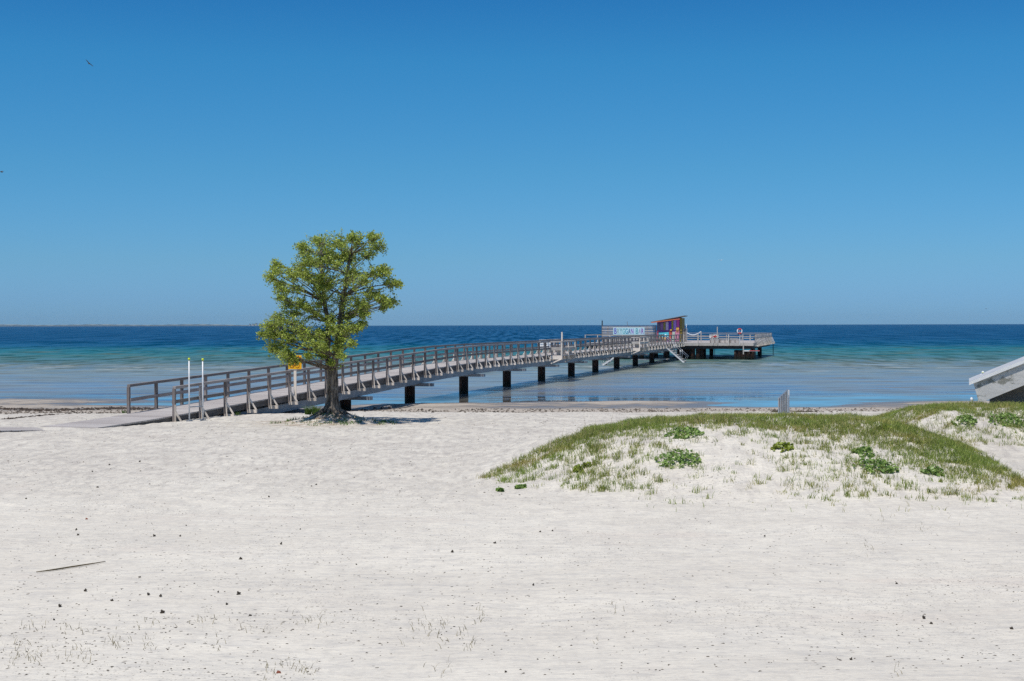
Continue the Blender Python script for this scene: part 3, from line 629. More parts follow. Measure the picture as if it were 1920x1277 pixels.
# ------------------------------------------------------------------ things on the near beach
# sign with a bicycle symbol on the pier side
B0 = at(553.5, 752, 59.9)
sg = empty('bicycle_sign', B0); tag(sg, 'orange square sign with a bicycle symbol on a pale post fixed to the pier side', 'sign')
S = 59.9 / F
MB().box(-.055, .055, -.03, .03, 0, 84 * S).build('post', M['bracket'], sg)
MB().box(-12.5 * S, 12.5 * S, -.055, -.034, 60 * S, 86 * S).build('panel', M['orange'], sg)
sy = MB(); cz = 66.5 * S
for cx in (-.115, .105): sy.torus((cx, -.058, cz), .082, .009, n=20, m=6)
P_ = {'b': (-.115, cz), 'f': (.105, cz), 'c': (-.02, cz - .005), 's': (-.05, cz + .14), 'h': (.07, cz + .15), 'h2': (.125, cz + .19), 's2': (-.055, cz + .18)}
for a, b in ('bc', 'cs', 'bs', 'ch', 'sh', 'hf'): sy.tube([(P_[a][0], -.058, P_[a][1]), (P_[b][0], -.058, P_[b][1])], .010, 6)
sy.tube([(.07, -.058, cz + .15), (.06, -.058, cz + .2), (.13, -.058, cz + .21)], .010, 6); sy.tube([(-.05, -.058, cz + .14), (-.055, -.058, cz + .19)], .010, 6); sy.tube([(-.10, -.058, cz + .19), (-.01, -.058, cz + .19)], .014, 6)
sy.build('bicycle_symbol', M['signred'], sg)
rr = MB(); rr.torus((.19, -.058, 80.5 * S), .045, .012, n=14, m=6); rr.build('ban_ring', M['red'], sg)

# two capped poles joined by a low bar, with a wire frame
G0 = on_ground(355, 790); G1 = on_ground(380.5, 788)
pf = empty('pole_gate', G0); tag(pf, 'two pale steel poles with yellow caps joined by a bar beside the ramp', 'gate')
d1 = G1 - G0; h0 = (790 - 671) * G0.y / F; h1 = (787 - 671) * G1.y / F
for off, h in ((Vector((0, 0, 0)), h0), (d1, h1)):
    p = MB().tube([off + Vector((0, 0, -.3)), off + Vector((0, 0, h - .07))], .025, 12).build('pole', M['galvpaint'], pf, True)
    MB().tube([off + Vector((0, 0, h - .07)), off + Vector((0, 0, h))], [.040, .036], 12).build('cap', M['cap'], p, True)
    MB().box(off.x - .09, off.x + .09, off.y - .09, off.y + .09, off.z - .02, off.z + .03).build('foot', M['steel'], p)
MB().tube([Vector((0, 0, .50)), d1 + Vector((0, 0, .50))], .02, 8).build('low_bar', M['galv'], pf, True)
wf = MB(); a = d1 + Vector((-.02, 0, .5)); 
for q0, q1 in (((0, 0, 0), (0, 0, .75)), ((-.12, .1, 0), (-.12, .1, .75)), ((0, 0, .75), (-.12, .1, .75)), ((-.06, .05, 0), (-.06, .05, .75))): wf.tube([a + Vector(q0), a + Vector(q1)], .009, 6)
wf.build('wire_frame', M['galv'], pf)

# boardwalk lying in the sand at the left
b0 = on_ground(-60, 812); b1 = on_ground(84, 807.5)
o = MB(); n = 26; dv = (b1 - b0); pv = Vector((-dv.y, dv.x, 0)).normalized() * 1.5
for k in range(n):
    a = b0 + dv * (k / n); b = b0 + dv * ((k + .93) / n); za = max(a.z, b.z) + .05 - .05 * (k / n) ** 3
    o.hexa([(a.x, a.y, za - .10), (b.x, b.y, za - .10), (b.x + pv.x, b.y + pv.y, za - .10), (a.x + pv.x, a.y + pv.y, za - .10), (a.x, a.y, za), (b.x, b.y, za), (b.x + pv.x, b.y + pv.y, za), (a.x + pv.x, a.y + pv.y, za)])
eb = MB(); eb.bar(b0 - pv * .02 + Vector((0, 0, -.0)), b1 - pv * .02 + Vector((0, 0, -.03)), .03, .05); o = o.build('boardwalk', M['deck']); eb.build('edge_strip', M['black'], o); tag(o, 'pale plank boardwalk half buried in the sand at the left edge', 'boardwalk')  # dark strip along the near edge of the boardwalk

# driftwood pallet on the shore
p0 = on_ground(717, 765); r = empty('wooden_pallet', p0, .2); tag(r, 'weathered wooden pallet lying on the shore under the pier', 'pallet')
for k in range(4): MB().box(-.42, .42, -.35 + .19 * k, -.21 + .19 * k, .13, .16).build('board', M['pale'], r)
for x in (-.38, 0, .38): MB().box(x - .05, x + .05, -.35, .36, 0, .128).build('runner', M['post'], r)

# galvanised slatted rack behind the dune crest
q = at(1469, 786, 45.5); q.z = hz(q.x, q.y); sk = empty('steel_rack', q, 0); tag(sk, 'grey galvanised steel rack of upright slats standing behind the grassy dune', 'rack')
top_r = at(1478, 733, 45.5).z - q.z
for k in range(5):
    x = -.25 + .122 * k; y = -.5 + .28 * k; h = top_r - (4 - k) * .055
    MB().box(x - .019, x + .019, y - .012, y + .012, -.2, h).build('slat', M['galv'], sk)
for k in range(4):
    x = -.19 + .122 * k; y = -.36 + .28 * k; MB().box(x - .016, x + .016, y - .01, y + .01, -.2, top_r - (3.5 - k) * .055).build('shade_slat', M['post'], sk)  # added dark strips stand in for shade on the slat sides
MB().tube([(-.28, -.56, .34), (.26, .66, .40)], .025, 8).build('cross_bar', M['galvpaint'], sk, True)
MB().bar((-.26, -.53, top_r - .215), (.26, .65, top_r + .01), .03, .03).build('top_bar', M['galv'], sk)
MB().box(.29, .335, .72, .76, -.2, top_r).build('end_post', M['galvpaint'], sk)

# wooden hut at the right edge
HY = 43.0; hk = HY / F
E = at(1817, 722, HY); hr = empty('beach_hut', (E.x, E.y, hz(E.x, E.y)), -math.atan2(E.x, E.y)); tag(hr, 'white and grey wooden beach hut gable cut off by the right edge', 'hut')
ez = E.z - hr.location.z; sl = math.tan(math.radians(23.2)); hw = 5.2; DEP = 2.8
def gab(x): return ez + sl * min(x, 2 * hw - x)
def slab(y0, y1, top, th, x0=0.0, cut=.0):
    mb = MB()
    for xa, xb in ((x0, hw), (hw, 2 * hw - x0)):
        za, zb = gab(xa) + top, gab(xb) + top
        ca = cut if xa == x0 else 0; cb = cut if xb == 2 * hw - x0 else 0
        mb.hexa([(xa + ca, y0, za - th), (xb - cb, y0, zb - th), (xb - cb, y1, zb - th), (xa + ca, y1, za - th), (xa, y0, za), (xb, y0, zb), (xb, y1, zb), (xa, y1, za)])
    return mb
rf = slab(0, DEP, .10, .09).build('roof', simple('grey_roof_sheet', (.42, .43, .45), (.52, .53, .54), (2, 2, 2), .6), hr)
slab(-.03, -.002, .095, .10).build('verge_trim', M['white'], rf)
def weathered():
    t = NT('weathered_white_boards'); o = t.obj(); n1 = t.noise(t.scale(o, (2.2, 2, 3)), 1, 6, .72); n2 = t.noise(t.scale(o, (1.0, 1, 9)), 1, 4, .6); n3 = t.noise(t.scale(o, (.8, 1, .8), (4, 0, 2)), 1, 3)
    c = t.mix(t.rng(n2, .3, .7), (.50, .49, .47), (.60, .59, .57)); c = t.mix(t.math('MULTIPLY', t.rng(n1, .50, .60), t.rng(n3, .45, .58)), c, (.22, .22, .19)); c = t.mix(t.rng(n1, .60, .72, 0, .5), c, (.33, .31, .28))
    t.bsdf(c, .8, 0, t.bump(n2, .3, .01), .2); return t.m
slab(.05, .10, -.01, .60, .13, .16).build('barge_board', weathered(), hr)
wl = MB(); wx = .62
wl.hexa([(wx, .75, -.4), (hw, .75, -.4), (hw, .85, -.4), (wx, .85, -.4), (wx, .75, gab(wx) - .02), (hw, .75, gab(hw) - .02), (hw, .85, gab(hw) - .02), (wx, .85, gab(wx) - .02)])
wl.hexa([(hw, .75, -.4), (2 * hw - wx, .75, -.4), (2 * hw - wx, .85, -.4), (hw, .85, -.4), (hw, .75, gab(hw) - .02), (2 * hw - wx, .75, gab(wx) - .02), (2 * hw - wx, .85, gab(wx) - .02), (hw, .85, gab(hw) - .02)])
for xa in (wx, 2 * hw - wx - .1): wl.box(xa, xa + .1, .851, DEP - .2, -.4, gab(wx) - .05)
wl.build('wall', wood('grey_hut_wall', (.20, .185, .17), (.27, .25, .23), (.14, .13, .12), (1.5, 2, 9)), hr)
lm = MB().tube([(.24, .1, -.62 + ez), (.16, .05, -.60 + ez), (.10, .02, -.50 + ez)], .03, 8).build('lamp_arm', M['steel'], hr, True)
MB().ball((.075, .0, ez - .43), .045, .045, .06).build('lamp_globe', M['whiteplastic'], lm, True)
# ------------------------------------------------------------------ gulls
def gull(name, loc, heading, span, bank, body_m, wing_m, label, group=None, roll=0):
    r = empty(name, loc); r.rotation_euler = (roll, bank, heading); tag(r, label, 'bird', group)
    L_ = span * .38
    MB().tube([(0, -L_ * .55, 0), (0, -L_ * .42, .01), (0, -L_ * .2, 0), (0, L_ * .12, 0), (0, L_ * .3, .01), (0, L_ * .42, .015), (0, L_ * .52, .0)], [.005, .03 * span, .06 * span, .075 * span, .045 * span, .045 * span, .006], 10).build('body', body_m, r, True)
    for s_ in (-1, 1):
        mb = MB(); a = span / 2
        pts = [(0.02 * s_, .13 * span, .02), (s_ * a * .45, .19 * span, .10 * span), (s_ * a, .02 * span, .06 * span)]
        pts2 = [(0.02 * s_, -.06 * span, .02), (s_ * a * .45, .03 * span, .10 * span), (s_ * a * .97, -.03 * span, .06 * span)]
        for k in range(2):
            q = [pts[k], pts[k + 1], pts2[k + 1], pts2[k]]
            mb.hexa([(x, y, z - .008) for x, y, z in q] + [(x, y, z + .008) for x, y, z in q])
        mb.build('wing', wing_m, r)
gw = simple('white_feathers', (.72, .73, .74), (.8, .8, .8), (6, 6, 6), .7); gg = simple('grey_feathers', (.30, .32, .34), (.38, .40, .42), (6, 6, 6), .7); gd = simple('dark_feathers', (.05, .05, .055), (.09, .09, .09), (6, 6, 6), .7)
gull('flying_gull', at(1352, 488, 230), math.radians(15), 1.0, 0, gw, gw, 'white gull gliding over the sea right of the tree', 'birds in the sky')
gull('flying_gull', at(167, 119, 150), math.radians(40), 1.05, math.radians(38), gd, gd, 'dark bird high in the upper left of the sky', 'birds in the sky')
gull('flying_gull', at(3.5, 322.5, 150), math.radians(80), .85, math.radians(-12), gd, gd, 'dark bird at the left edge of the sky', 'birds in the sky')
gull('flying_gull', at(1849, 579, 420), math.radians(30), .9, 0, gd, gg, 'tiny dark bird low over the horizon at the right', 'birds in the sky')
sg_ = empty('perched_gull', at(1842, 700, HY + 1.9)); tag(sg_, 'white bird peeping over the edge of the hut roof', 'bird')
MB().ball((0, 0, -.10), .08, .17, .09).build('body', gw, sg_, True); MB().ball((0, -.05, .03), .045, .05, .045).build('head', gw, sg_, True); MB().tube([(0, -.09, .03), (-.06, -.12, .025)], [.012, .003], 6).build('beak', M['cap'], sg_)

# ------------------------------------------------------------------ the tree
def bark():
    t = NT('rough_bark'); o = t.obj(); n1 = t.noise(t.scale(o, (14, 14, 3)), 1, 6, .7); n2 = t.noise(o, 4, 3)
    c = t.mix(t.rng(n1, .35, .65), (.05, .042, .036), (.27, .225, .18)); c = t.mix(t.rng(n2, .55, .75, 0, .6), c, (.30, .29, .26))
    t.bsdf(c, .95, 0, t.bump(n1, 1.0, .05), .1); return t.m
def leafm(name, a, b, trans):
    t = NT(name); g = t.n('ShaderNodeNewGeometry').outputs['Random Per Island']; c = t.ramp(g, [(0, a), (.6, b), (1, tuple(min(1, q * 1.5) for q in b))])
    d = t.n('ShaderNodeBsdfPrincipled'); t.set(d.inputs['Base Color'], c); d.inputs['Roughness'].default_value = .42; d.inputs['Specular IOR Level'].default_value = .4
    tr = t.n('ShaderNodeBsdfTranslucent'); t.set(tr.inputs['Color'], c); mx = t.n('ShaderNodeMixShader'); mx.inputs[0].default_value = trans
    t.t.links.new(d.outputs[0], mx.inputs[1]); t.t.links.new(tr.outputs[0], mx.inputs[2]); t.t.links.new(mx.outputs[0], t.out.inputs[0]); return t.m
tree = empty('tree', TREE); tag(tree, 'leafy green twin-stemmed tree on a sand mound beside the pier', 'tree')
TY = TREE.y; tk = TY / F
def tp(px, py, dy=0.0):                            # a place in the tree, relative to its foot
    return at(px, py, TY) - TREE + Vector((0, dy, 0))
stemL = [(618, 778), (617, 764), (618, 745), (618, 715), (616, 694), (613, 670), (613, 640), (613, 605), (606, 565), (601, 520), (600, 480), (603, 452)]
radL = [13, 9, 6.8, 6.0, 5.8, 5.4, 5.4, 4.4, 3.4, 2.5, 1.6, .7]
stemR = [(629, 780), (628, 765), (628, 745), (628, 715), (628, 694), (630, 670), (635, 645), (640, 600), (647, 555), (653, 515), (658, 480), (664, 450)]
radR = [15, 10.5, 7.4, 6.6, 6.2, 6.0, 5.8, 5.6, 4.4, 3.2, 2.0, .8]
PL = [tp(x, y, .12 + .02 * i) for i, (x, y) in enumerate(stemL)]; PRr = [tp(x, y, -.05 - .03 * i) for i, (x, y) in enumerate(stemR)]
tb = MB()
def rough_tube(mb, pts, rad, n, amp):
    base = len(mb.v); mb.tube(pts, rad, n)
    for i in range(len(pts)):
        for k in range(n):
            v = Vector(mb.v[base + i * n + k]); c = pts[i]; j = 1 + amp * math.sin(k * 2.7 + i * 1.3) * rnd.uniform(.4, 1)
            mb.v[base + i * n + k] = tuple(c + (v - c) * j)
def densify(pts, rad, m=3):
    P2, R2 = [], []
    for i in range(len(pts) - 1):
        for k in range(m):
            f = k / m; P2.append(pts[i].lerp(pts[i + 1], f)); R2.append(rad[i] * (1 - f) + rad[i + 1] * f)
    P2.append(pts[-1]); R2.append(rad[-1]); return P2, R2
for P2, rr_ in ((PL, radL), (PRr, radR)):
    a, b = densify(P2, [r * tk for r in rr_]); rough_tube(tb, a, b, 14, .14)
for k in range(9):                                  # root flares
    a = k / 9 * 6.28 + .3; L_ = rnd.uniform(.5, .9); c = Vector((math.cos(a), math.sin(a), 0))
    q = [c * .10 + Vector((.02, 0, .28)), c * .26 + Vector((0, 0, .08)), c * L_]; q[2].z = hz(TREE.x + q[2].x, TREE.y + q[2].y) - TREE.z - .02
    tb.tube(q, [.09, .07, .025], 8)
tb.build('trunk', bark(), tree, True)
clusters = [(600, 458, 24), (575, 474, 24), (565, 465, 14), (638, 458, 24), (672, 455, 22), (704, 448, 13), (711, 464, 14), (655, 482, 30), (615, 490, 32), (690, 480, 20), (580, 492, 22), (565, 500, 14),
            (516, 497, 11), (513, 512, 14), (545, 517, 22), (504, 521, 11), (550, 541, 20), (582, 528, 26), (520, 535, 14), (560, 512, 18),
            (620, 528, 32), (660, 525, 32), (698, 515, 22), (722, 506, 15), (733, 534, 18), (746, 534, 9), (700, 552, 24), (738, 568, 11), (726, 576, 9), (716, 560, 14), (676, 570, 24), (640, 565, 30), (605, 565, 28),
            (565, 572, 22), (535, 570, 16), (524, 560, 11), (655, 592, 16), (685, 592, 10), (545, 585, 18), (590, 592, 22), (620, 598, 14),
            (518, 598, 18), (500, 612, 11), (505, 628, 14), (542, 608, 26), (488, 628, 8), (517, 648, 20), (510, 660, 12), (537, 664, 15), (570, 638, 26), (560, 618, 22), (592, 650, 18), (578, 668, 9), (553, 678, 9), (530, 630, 20), (598, 628, 16), (605, 668, 8), (620, 682, 7),
            (648, 620, 22), (668, 616, 16), (680, 608, 8), (642, 640, 16), (622, 622, 16), (660, 644, 8), (640, 668, 8), (632, 655, 12)]
HULL = [(570, 458), (600, 440), (650, 438), (708, 440), (716, 470), (705, 500), (738, 515), (752, 545), (735, 572), (695, 560), (690, 600), (668, 640), (640, 660), (606, 660), (560, 680), (525, 672), (505, 645), (492, 622), (515, 592), (548, 575), (505, 540), (500, 515), (520, 495), (556, 500)]
def inside(px, py):
    c = False
    for (x0, y0), (x1, y1) in zip(HULL, HULL[1:] + HULL[:1]):
        if (y0 > py) != (y1 > py) and px < (x1 - x0) * (py - y0) / (y1 - y0) + x0: c = not c
    return c
for k in range(45):
    u, v_ = rnd.uniform(495, 750), rnd.uniform(440, 675)
    if inside(u, v_) and not (545 < u < 600 and 596 < v_ < 614): clusters.append((u, v_, rnd.uniform(9, 16)))
leaf_pts = []; br = MB()
stems = [PL, PRr]
cx0, cy0 = 620, 560
for (cx, cy, rp) in clusters:
    lat = min(1, abs(cx - cx0) / 135); dmax = 2.3 * math.sqrt(max(.06, 1 - lat ** 2)) * (1 if cy > 480 else .75)
    for rep in range(2):
        dy = rnd.uniform(-.95, -.1) * dmax if rep == 0 else rnd.uniform(.0, .95) * dmax
        if cy > 612: dy = rnd.uniform(-1.0, .25) * dmax
        c = tp(cx + rnd.uniform(-3, 3), cy + rnd.uniform(-3, 3), 0) * ((TY + dy) / TY) + Vector((0, 0, 0))
        c = at(cx, cy, TY + dy) - TREE
        # bough from the nearer stem
        st_ = min(stems, key=lambda s_: min((p - c).length for p in s_)); cand = [p for p in st_ if p.z < c.z - .15 and p.z > 1.7] or [st_[4]]
        o_ = min(cand, key=lambda p: (p - c).length + .3 * abs(c.z - p.z - .7)); midp = o_.lerp(c, .5) + Vector((rnd.uniform(-.12, .12), rnd.uniform(-.12, .12), rnd.uniform(-.05, .25)))
        L_ = (c - o_).length
        path = [o_.lerp(midp, f).lerp(midp.lerp(c, f), f) for f in (0, .2, .4, .6, .8, 1)]
        br.tube(path, [(.008 + .010 * L_) * (1 - .8 * i / 5) for i in range(6)], 6)
        rw = rp * tk; nt_ = int(6 + rp * .42)
        for k in range(nt_):
            d = Vector((rnd.gauss(0, 1), rnd.gauss(0, 1), rnd.gauss(.15, .8))).normalized(); e = c + d * rw * rnd.uniform(.5, 1.35)
            s0 = path[rnd.choice((3, 4, 5))].lerp(c, .5); m_ = s0.lerp(e, .5) + Vector((0, 0, .04)); br.tube([s0, m_, e], [.009, .006, .003], 4, False)
            for j in range(int(rnd.uniform(15, 28))):
                f = rnd.uniform(.25, 1.05); q = s0.lerp(m_, f * 2) if f < .5 else m_.lerp(e, f * 2 - 1)
                leaf_pts.append(q + Vector((rnd.gauss(0, .045), rnd.gauss(0, .045), rnd.gauss(0, .04))))
for t_i in range(90):                               # small shoots on the stems
    st_ = rnd.choice(stems); k = rnd.randint(4, 8); q = st_[k].lerp(st_[k + 1], rnd.random())
    d = Vector((rnd.gauss(0, 1), rnd.gauss(-.5, .8), .1)).normalized(); e = q + d * rnd.uniform(.15, .4); br.tube([q, e], [.008, .003], 4, False)
    for j in range(9): leaf_pts.append(q.lerp(e, rnd.uniform(.4, 1.1)) + Vector((rnd.gauss(0, .05), rnd.gauss(0, .05), rnd.gauss(0, .05))))
br.build('branches', bark(), tree, True)
def leaves(P, lmin, lmax, up_bias, seed):
    g = np.random.default_rng(seed); n = len(P); P = np.array(P)
    nrm = g.normal(size=(n, 3)); nrm[:, 2] = np.abs(nrm[:, 2]) + up_bias; nrm /= np.linalg.norm(nrm, axis=1)[:, None]
    t = np.cross(nrm, g.normal(size=(n, 3))); t /= np.linalg.norm(t, axis=1)[:, None]; b = np.cross(nrm, t)
    L_ = g.uniform(lmin, lmax, n)[:, None]; wd = L_ * .40
    a = P - t * L_ * .5; c = P + t * L_ * .5; l = P + b * wd + nrm * L_ * .12; r_ = P - b * wd + nrm * L_ * .12
    l2 = P + t * L_ * .22 + b * wd * .85 + nrm * L_ * .1; r2 = P + t * L_ * .22 - b * wd * .85 + nrm * L_ * .1
    V = np.stack([a, r_, r2, c, l2, l], 1).reshape(-1, 3); i = np.arange(n)[:, None] * 6
    Fq = np.concatenate([i + np.array([[0, 1, 2, 3]]), i + np.array([[0, 3, 4, 5]])]); return V, Fq
V, Fq = leaves(leaf_pts, .042, .078, .5, 2)
crown = fast_mesh('crown', V, Fq, leafm('alder_leaves', (.17, .245, .035), (.39, .46, .09), .45)); crown.parent = tree

# ------------------------------------------------------------------ grass
def blade_mesh(name, P, hgt, wid, lean, mat, seed, kind_label=None):
    g = np.random.default_rng(seed); n = len(P); P = np.asarray(P); h = np.asarray(hgt)[:, None]
    az = g.uniform(0, 2 * np.pi, n); s_ = np.stack([np.cos(az), np.sin(az), np.zeros(n)], 1); la = g.uniform(0, 2 * np.pi, n)
    ld = np.stack([np.cos(la), np.sin(la), np.zeros(n)], 1) * (g.uniform(.1, 1, n) * lean)[:, None]
    upv = np.array([[0, 0, 1.0]])
    b0 = P - s_ * wid / 2; b1 = P + s_ * wid / 2; m0 = P + (upv * .55 + ld * .28) * h - s_ * wid * .42; m1 = P + (upv * .55 + ld * .28) * h + s_ * wid * .42
    tp_ = P + (upv * .95 + ld) * h
    V = np.stack([b0, b1, m1, m0, tp_], 1).reshape(-1, 3); i = np.arange(n)[:, None] * 5
    T = np.concatenate([i + np.array([[0, 1, 2]]), i + np.array([[0, 2, 3]]), i + np.array([[3, 2, 4]])])
    return fast_mesh(name, V, T, mat)
def grassm():
    t = NT('dune_grass_blades'); ge = t.n('ShaderNodeNewGeometry'); g = ge.outputs['Random Per Island']; nz = t.noise(t.scale(ge.outputs['Position'], (.8, .8, .8)), 1, 3)
    c1 = t.ramp(g, [(0, (.13, .19, .04)), (.45, (.245, .30, .065)), (.78, (.36, .37, .11)), (1, (.52, .43, .21))]); c2 = t.ramp(g, [(0, (.13, .20, .04)), (.5, (.245, .33, .065)), (1, (.37, .41, .11))])
    c = t.mix(t.rng(nz, .42, .62), c1, c2); nb_ = t.noise(t.scale(ge.outputs['Position'], (.5, .9, .5), (9, 2, 0)), 1, 4, .6); c = t.mix(t.rng(nb_, .54, .68, 0, .5), c, (.42, .30, .10))
    d = t.n('ShaderNodeBsdfPrincipled'); t.set(d.inputs['Base Color'], c); d.inputs['Roughness'].default_value = .6; d.inputs['Specular IOR Level'].default_value = .2
    tr = t.n('ShaderNodeBsdfTranslucent'); t.set(tr.inputs['Color'], c); mx = t.n('ShaderNodeMixShader'); mx.inputs[0].default_value = .25
    t.t.links.new(d.outputs[0], mx.inputs[1]); t.t.links.new(tr.outputs[0], mx.inputs[2]); t.t.links.new(mx.outputs[0], t.out.inputs[0]); return t.m
M['grass'] = grassm()
n = 1600000
X = rng.uniform(-2.2, 17.5, n); Y = rng.uniform(24.0, 46.0, n); Z = height(X, Y); U, Vv = project(np.stack([X, Y, Z], 1))
crest = np.interp(U, [860, 930, 1000, 1100, 1200, 1330, 1500, 1600, 1660, 1720, 1800, 1860, 1920, 2000], [920, 886, 852, 812, 797, 789, 789, 794, 797, 806, 838, 868, 905, 940])
band = np.interp(U, [860, 930, 1000, 1100, 1200, 1300, 1400, 1500, 1600, 1680, 1760, 1850, 1920], [5, 12, 20, 22, 17, 13, 19, 33, 40, 38, 30, 22, 14])
cl = fbm(X * .8, Y * .8, 3); cl2 = fbm(X * 2.6 + 9, Y * 2.6, 3)
dd = (Vv - crest) / band + .35 * cl + .25 * cl2
hgt_d = dune(X, Y)
ondune1 = (hgt_d > .05) & (Y < 36) & (X < 12)
cl3 = perlin(X * 7, Y * 7)
taper = .45 + .55 * sm(-.9, 1.0, X)
den = np.where(ondune1, np.clip((.92 - dd - .2 * cl3) * 2.6, 0, 1) * np.clip(.52 + 1.15 * cl2, .03, 1.1) * taper, 0)
u_ = U - 1752; v_ = Vv - 856 - .34 * u_; el = (u_ / 112) ** 2 + (v_ / 36) ** 2 + .5 * cl2 + .3 * cl
den = np.maximum(den, np.where(ondune1, np.clip((1.15 - el) * 1.8, 0, 1) * np.clip(.7 + .8 * cl2, .1, 1), 0))
den = np.where(ondune1 & (Y > 31.8), .5 * taper, den)
den = np.where(((X < 2.6) & (Vv < crest - 6)) | ((U > 1740) & (Vv < crest - 5)), 0, den)
crest_den = den.copy()
# sparse tufts on the open face
face = (Y < 33) & (Vv > crest) & (Vv < 962) & (U > 880)
lowfade = np.interp(Vv, [840, 900, 940, 965], [1, .95, .65, .1])
tuft = np.clip((cl2 + .8 * cl3 - .62) * 2.6, 0, 1) * np.clip(.6 + 1.5 * cl, 0.04, 1)
rightward = np.interp(U, [900, 1000, 1110, 1180, 1250, 1330, 1450, 1500, 1700, 1920], [.3, 1.2, 1.3, .8, .55, .25, .30, .6, .95, .95])
den = np.maximum(den, np.where(face & ((hgt_d > .04) | (U > 1180)), tuft * rightward * lowfade, 0))
# second dune
d2 = (X > 9.5) & (Y > 35.0)
den = np.maximum(den, np.where(d2 & (hgt_d > .2), np.clip(-.05 + .75 * (hgt_d - .38) + .6 * cl2 + .3 * cl, 0, .75), 0))
den = np.where(d2 & (Y > 41), np.clip(.25 + .6 * cl2, .02, .5), den)
keep = rng.uniform(0, 1, n) < np.where(den > crest_den, den * .85, den * .52)
P = np.stack([X, Y, Z - .01], 1)[keep]; hh = rng.uniform(.035, .14, len(P)) ** 1.0 * (1 + .35 * (rng.uniform(0, 1, len(P)) > .93)) * (0.8 + .4 * np.clip(cl[keep] + .5, 0, 1))
# ragged tufts of longer blades
m_ = (rng.uniform(0, 1, n) < np.where(ondune1 & (Vv > crest - 3), np.clip(1.75 - dd, 0, 1) * .008, 0) + np.where(face & (hgt_d > .03), rightward * lowfade * (.3 + .9 * np.clip(cl + .3, 0, 1)) * .012, 0) + np.where(d2 & (hgt_d > .15), .006, 0))
TX, TY_ = X[m_], Y[m_]; tn = rng.integers(6, 22, len(TX)); ti = np.repeat(np.arange(len(TX)), tn); sp = rng.uniform(.02, .075, len(TX))[ti]; th_ = rng.uniform(.07, .20, len(TX))[ti]
bx_ = TX[ti] + rng.normal(0, 1, len(ti)) * sp * 1.3; by_ = TY_[ti] + rng.normal(0, 1, len(ti)) * sp
P = np.concatenate([P, np.stack([bx_, by_, height(bx_, by_) - .008], 1)]); hh = np.concatenate([hh, th_ * rng.uniform(.45, 1.1, len(ti))])
tag(blade_mesh('dune_grass', P, hh, .0095, 1.0, M['grass'], 21), 'olive green dune grass on the sandy ridges', 'grass', kind='stuff')
# a few long dry stalks on the crest
pts = []; hs_ = []
for k in range(160):
    u = rnd.uniform(1000, 1600); v = float(np.interp(u, [1000, 1100, 1200, 1330, 1500, 1600], [855, 815, 799, 791, 791, 796])) + rnd.uniform(0, 8); p = on_dune(u, v); pts.append(p); hs_.append(rnd.uniform(.2, .38) if rnd.random() < .8 else rnd.uniform(.38, .55))
tag(blade_mesh('dry_stalks', np.array(pts), np.array(hs_), .006, .3, simple('dry_stalk', (.16, .12, .07), (.26, .2, .11), (5, 5, 5), .8), 3), 'thin dry grass stalks along the dune crest', 'grass', kind='stuff')

# leafy dune plants, each one a thing
plm = leafm('beach_plant_leaves', (.11, .21, .05), (.26, .37, .10), .35); plm2 = leafm('yellow_plant_leaves', (.16, .22, .02), (.28, .33, .045), .25)
def plant(px, py, wpx, hm, label, seed, m=plm, dense=1.0):
    p = on_dune(px, py); g = np.random.default_rng(seed); wr = wpx * p.y / F / 2; n_ = int(260 * dense * max(.25, wr / .3))
    a = g.uniform(0, 6.28, n_); r_ = np.sqrt(g.uniform(0, 1, n_)) * wr; lx = r_ * np.cos(a); ly = r_ * np.sin(a) * .9
    clump = fbm((p.x + lx) * 4.5, (p.y + ly) * 4.5, 2); kk = clump > -.22 - .3 * (1 - r_ / wr); lx, ly, r_, clump, n_ = lx[kk], ly[kk], r_[kk], clump[kk], int(kk.sum()); lz = height(p.x + lx, p.y + ly) - p.z + g.uniform(0, 1, n_) * hm * np.clip(1 - (r_ / wr) ** 2 * .6 + .5 * clump, .1, 1.3)
    V, Fq = leaves(np.stack([lx, ly, lz], 1), .05, .10, .6, seed); o = fast_mesh('beach_plant', V, Fq, m); o.location = p
    # upright leaf blades among the leaves
    tag(o, label, 'plant', 'leafy plants on the dunes'); return o
plant(1272, 866, 88, .16, 'wide low green plant alone on the bare white dune face', 1)
plant(1283, 817, 74, .10, 'flat green plant just below the dune crest above the wide one', 2)
plant(1092, 880, 36, .13, 'bright yellow-green plant on the left dune shoulder', 3, plm2)
plant(977, 916, 22, .08, 'small round green plant near the left foot of the dune', 4)
plant(937, 922, 14, .07, 'tiny green plant leftmost at the foot of the dune', 5)
plant(1642, 878, 84, .16, 'dark green bushy plant in the middle of the right dune face', 6)
plant(1622, 850, 50, .10, 'small green plant just above the dark bushy one', 7)
plant(1468, 840, 44, .12, 'spiky yellow-green plant on the open dune face below the steel rack', 8, plm2)
plant(1748, 888, 44, .14, 'green plant at the lower end of the grassy ridge', 9)
plant(1808, 790, 46, .12, 'green plant on the rear dune below the left end of the hut', 10)
plant(1888, 790, 72, .15, 'wide green plant on the rear dune below the hut wall', 11)
plant(1660, 806, 30, .10, 'small yellowish plant in the dip between the two dunes', 12, plm2)
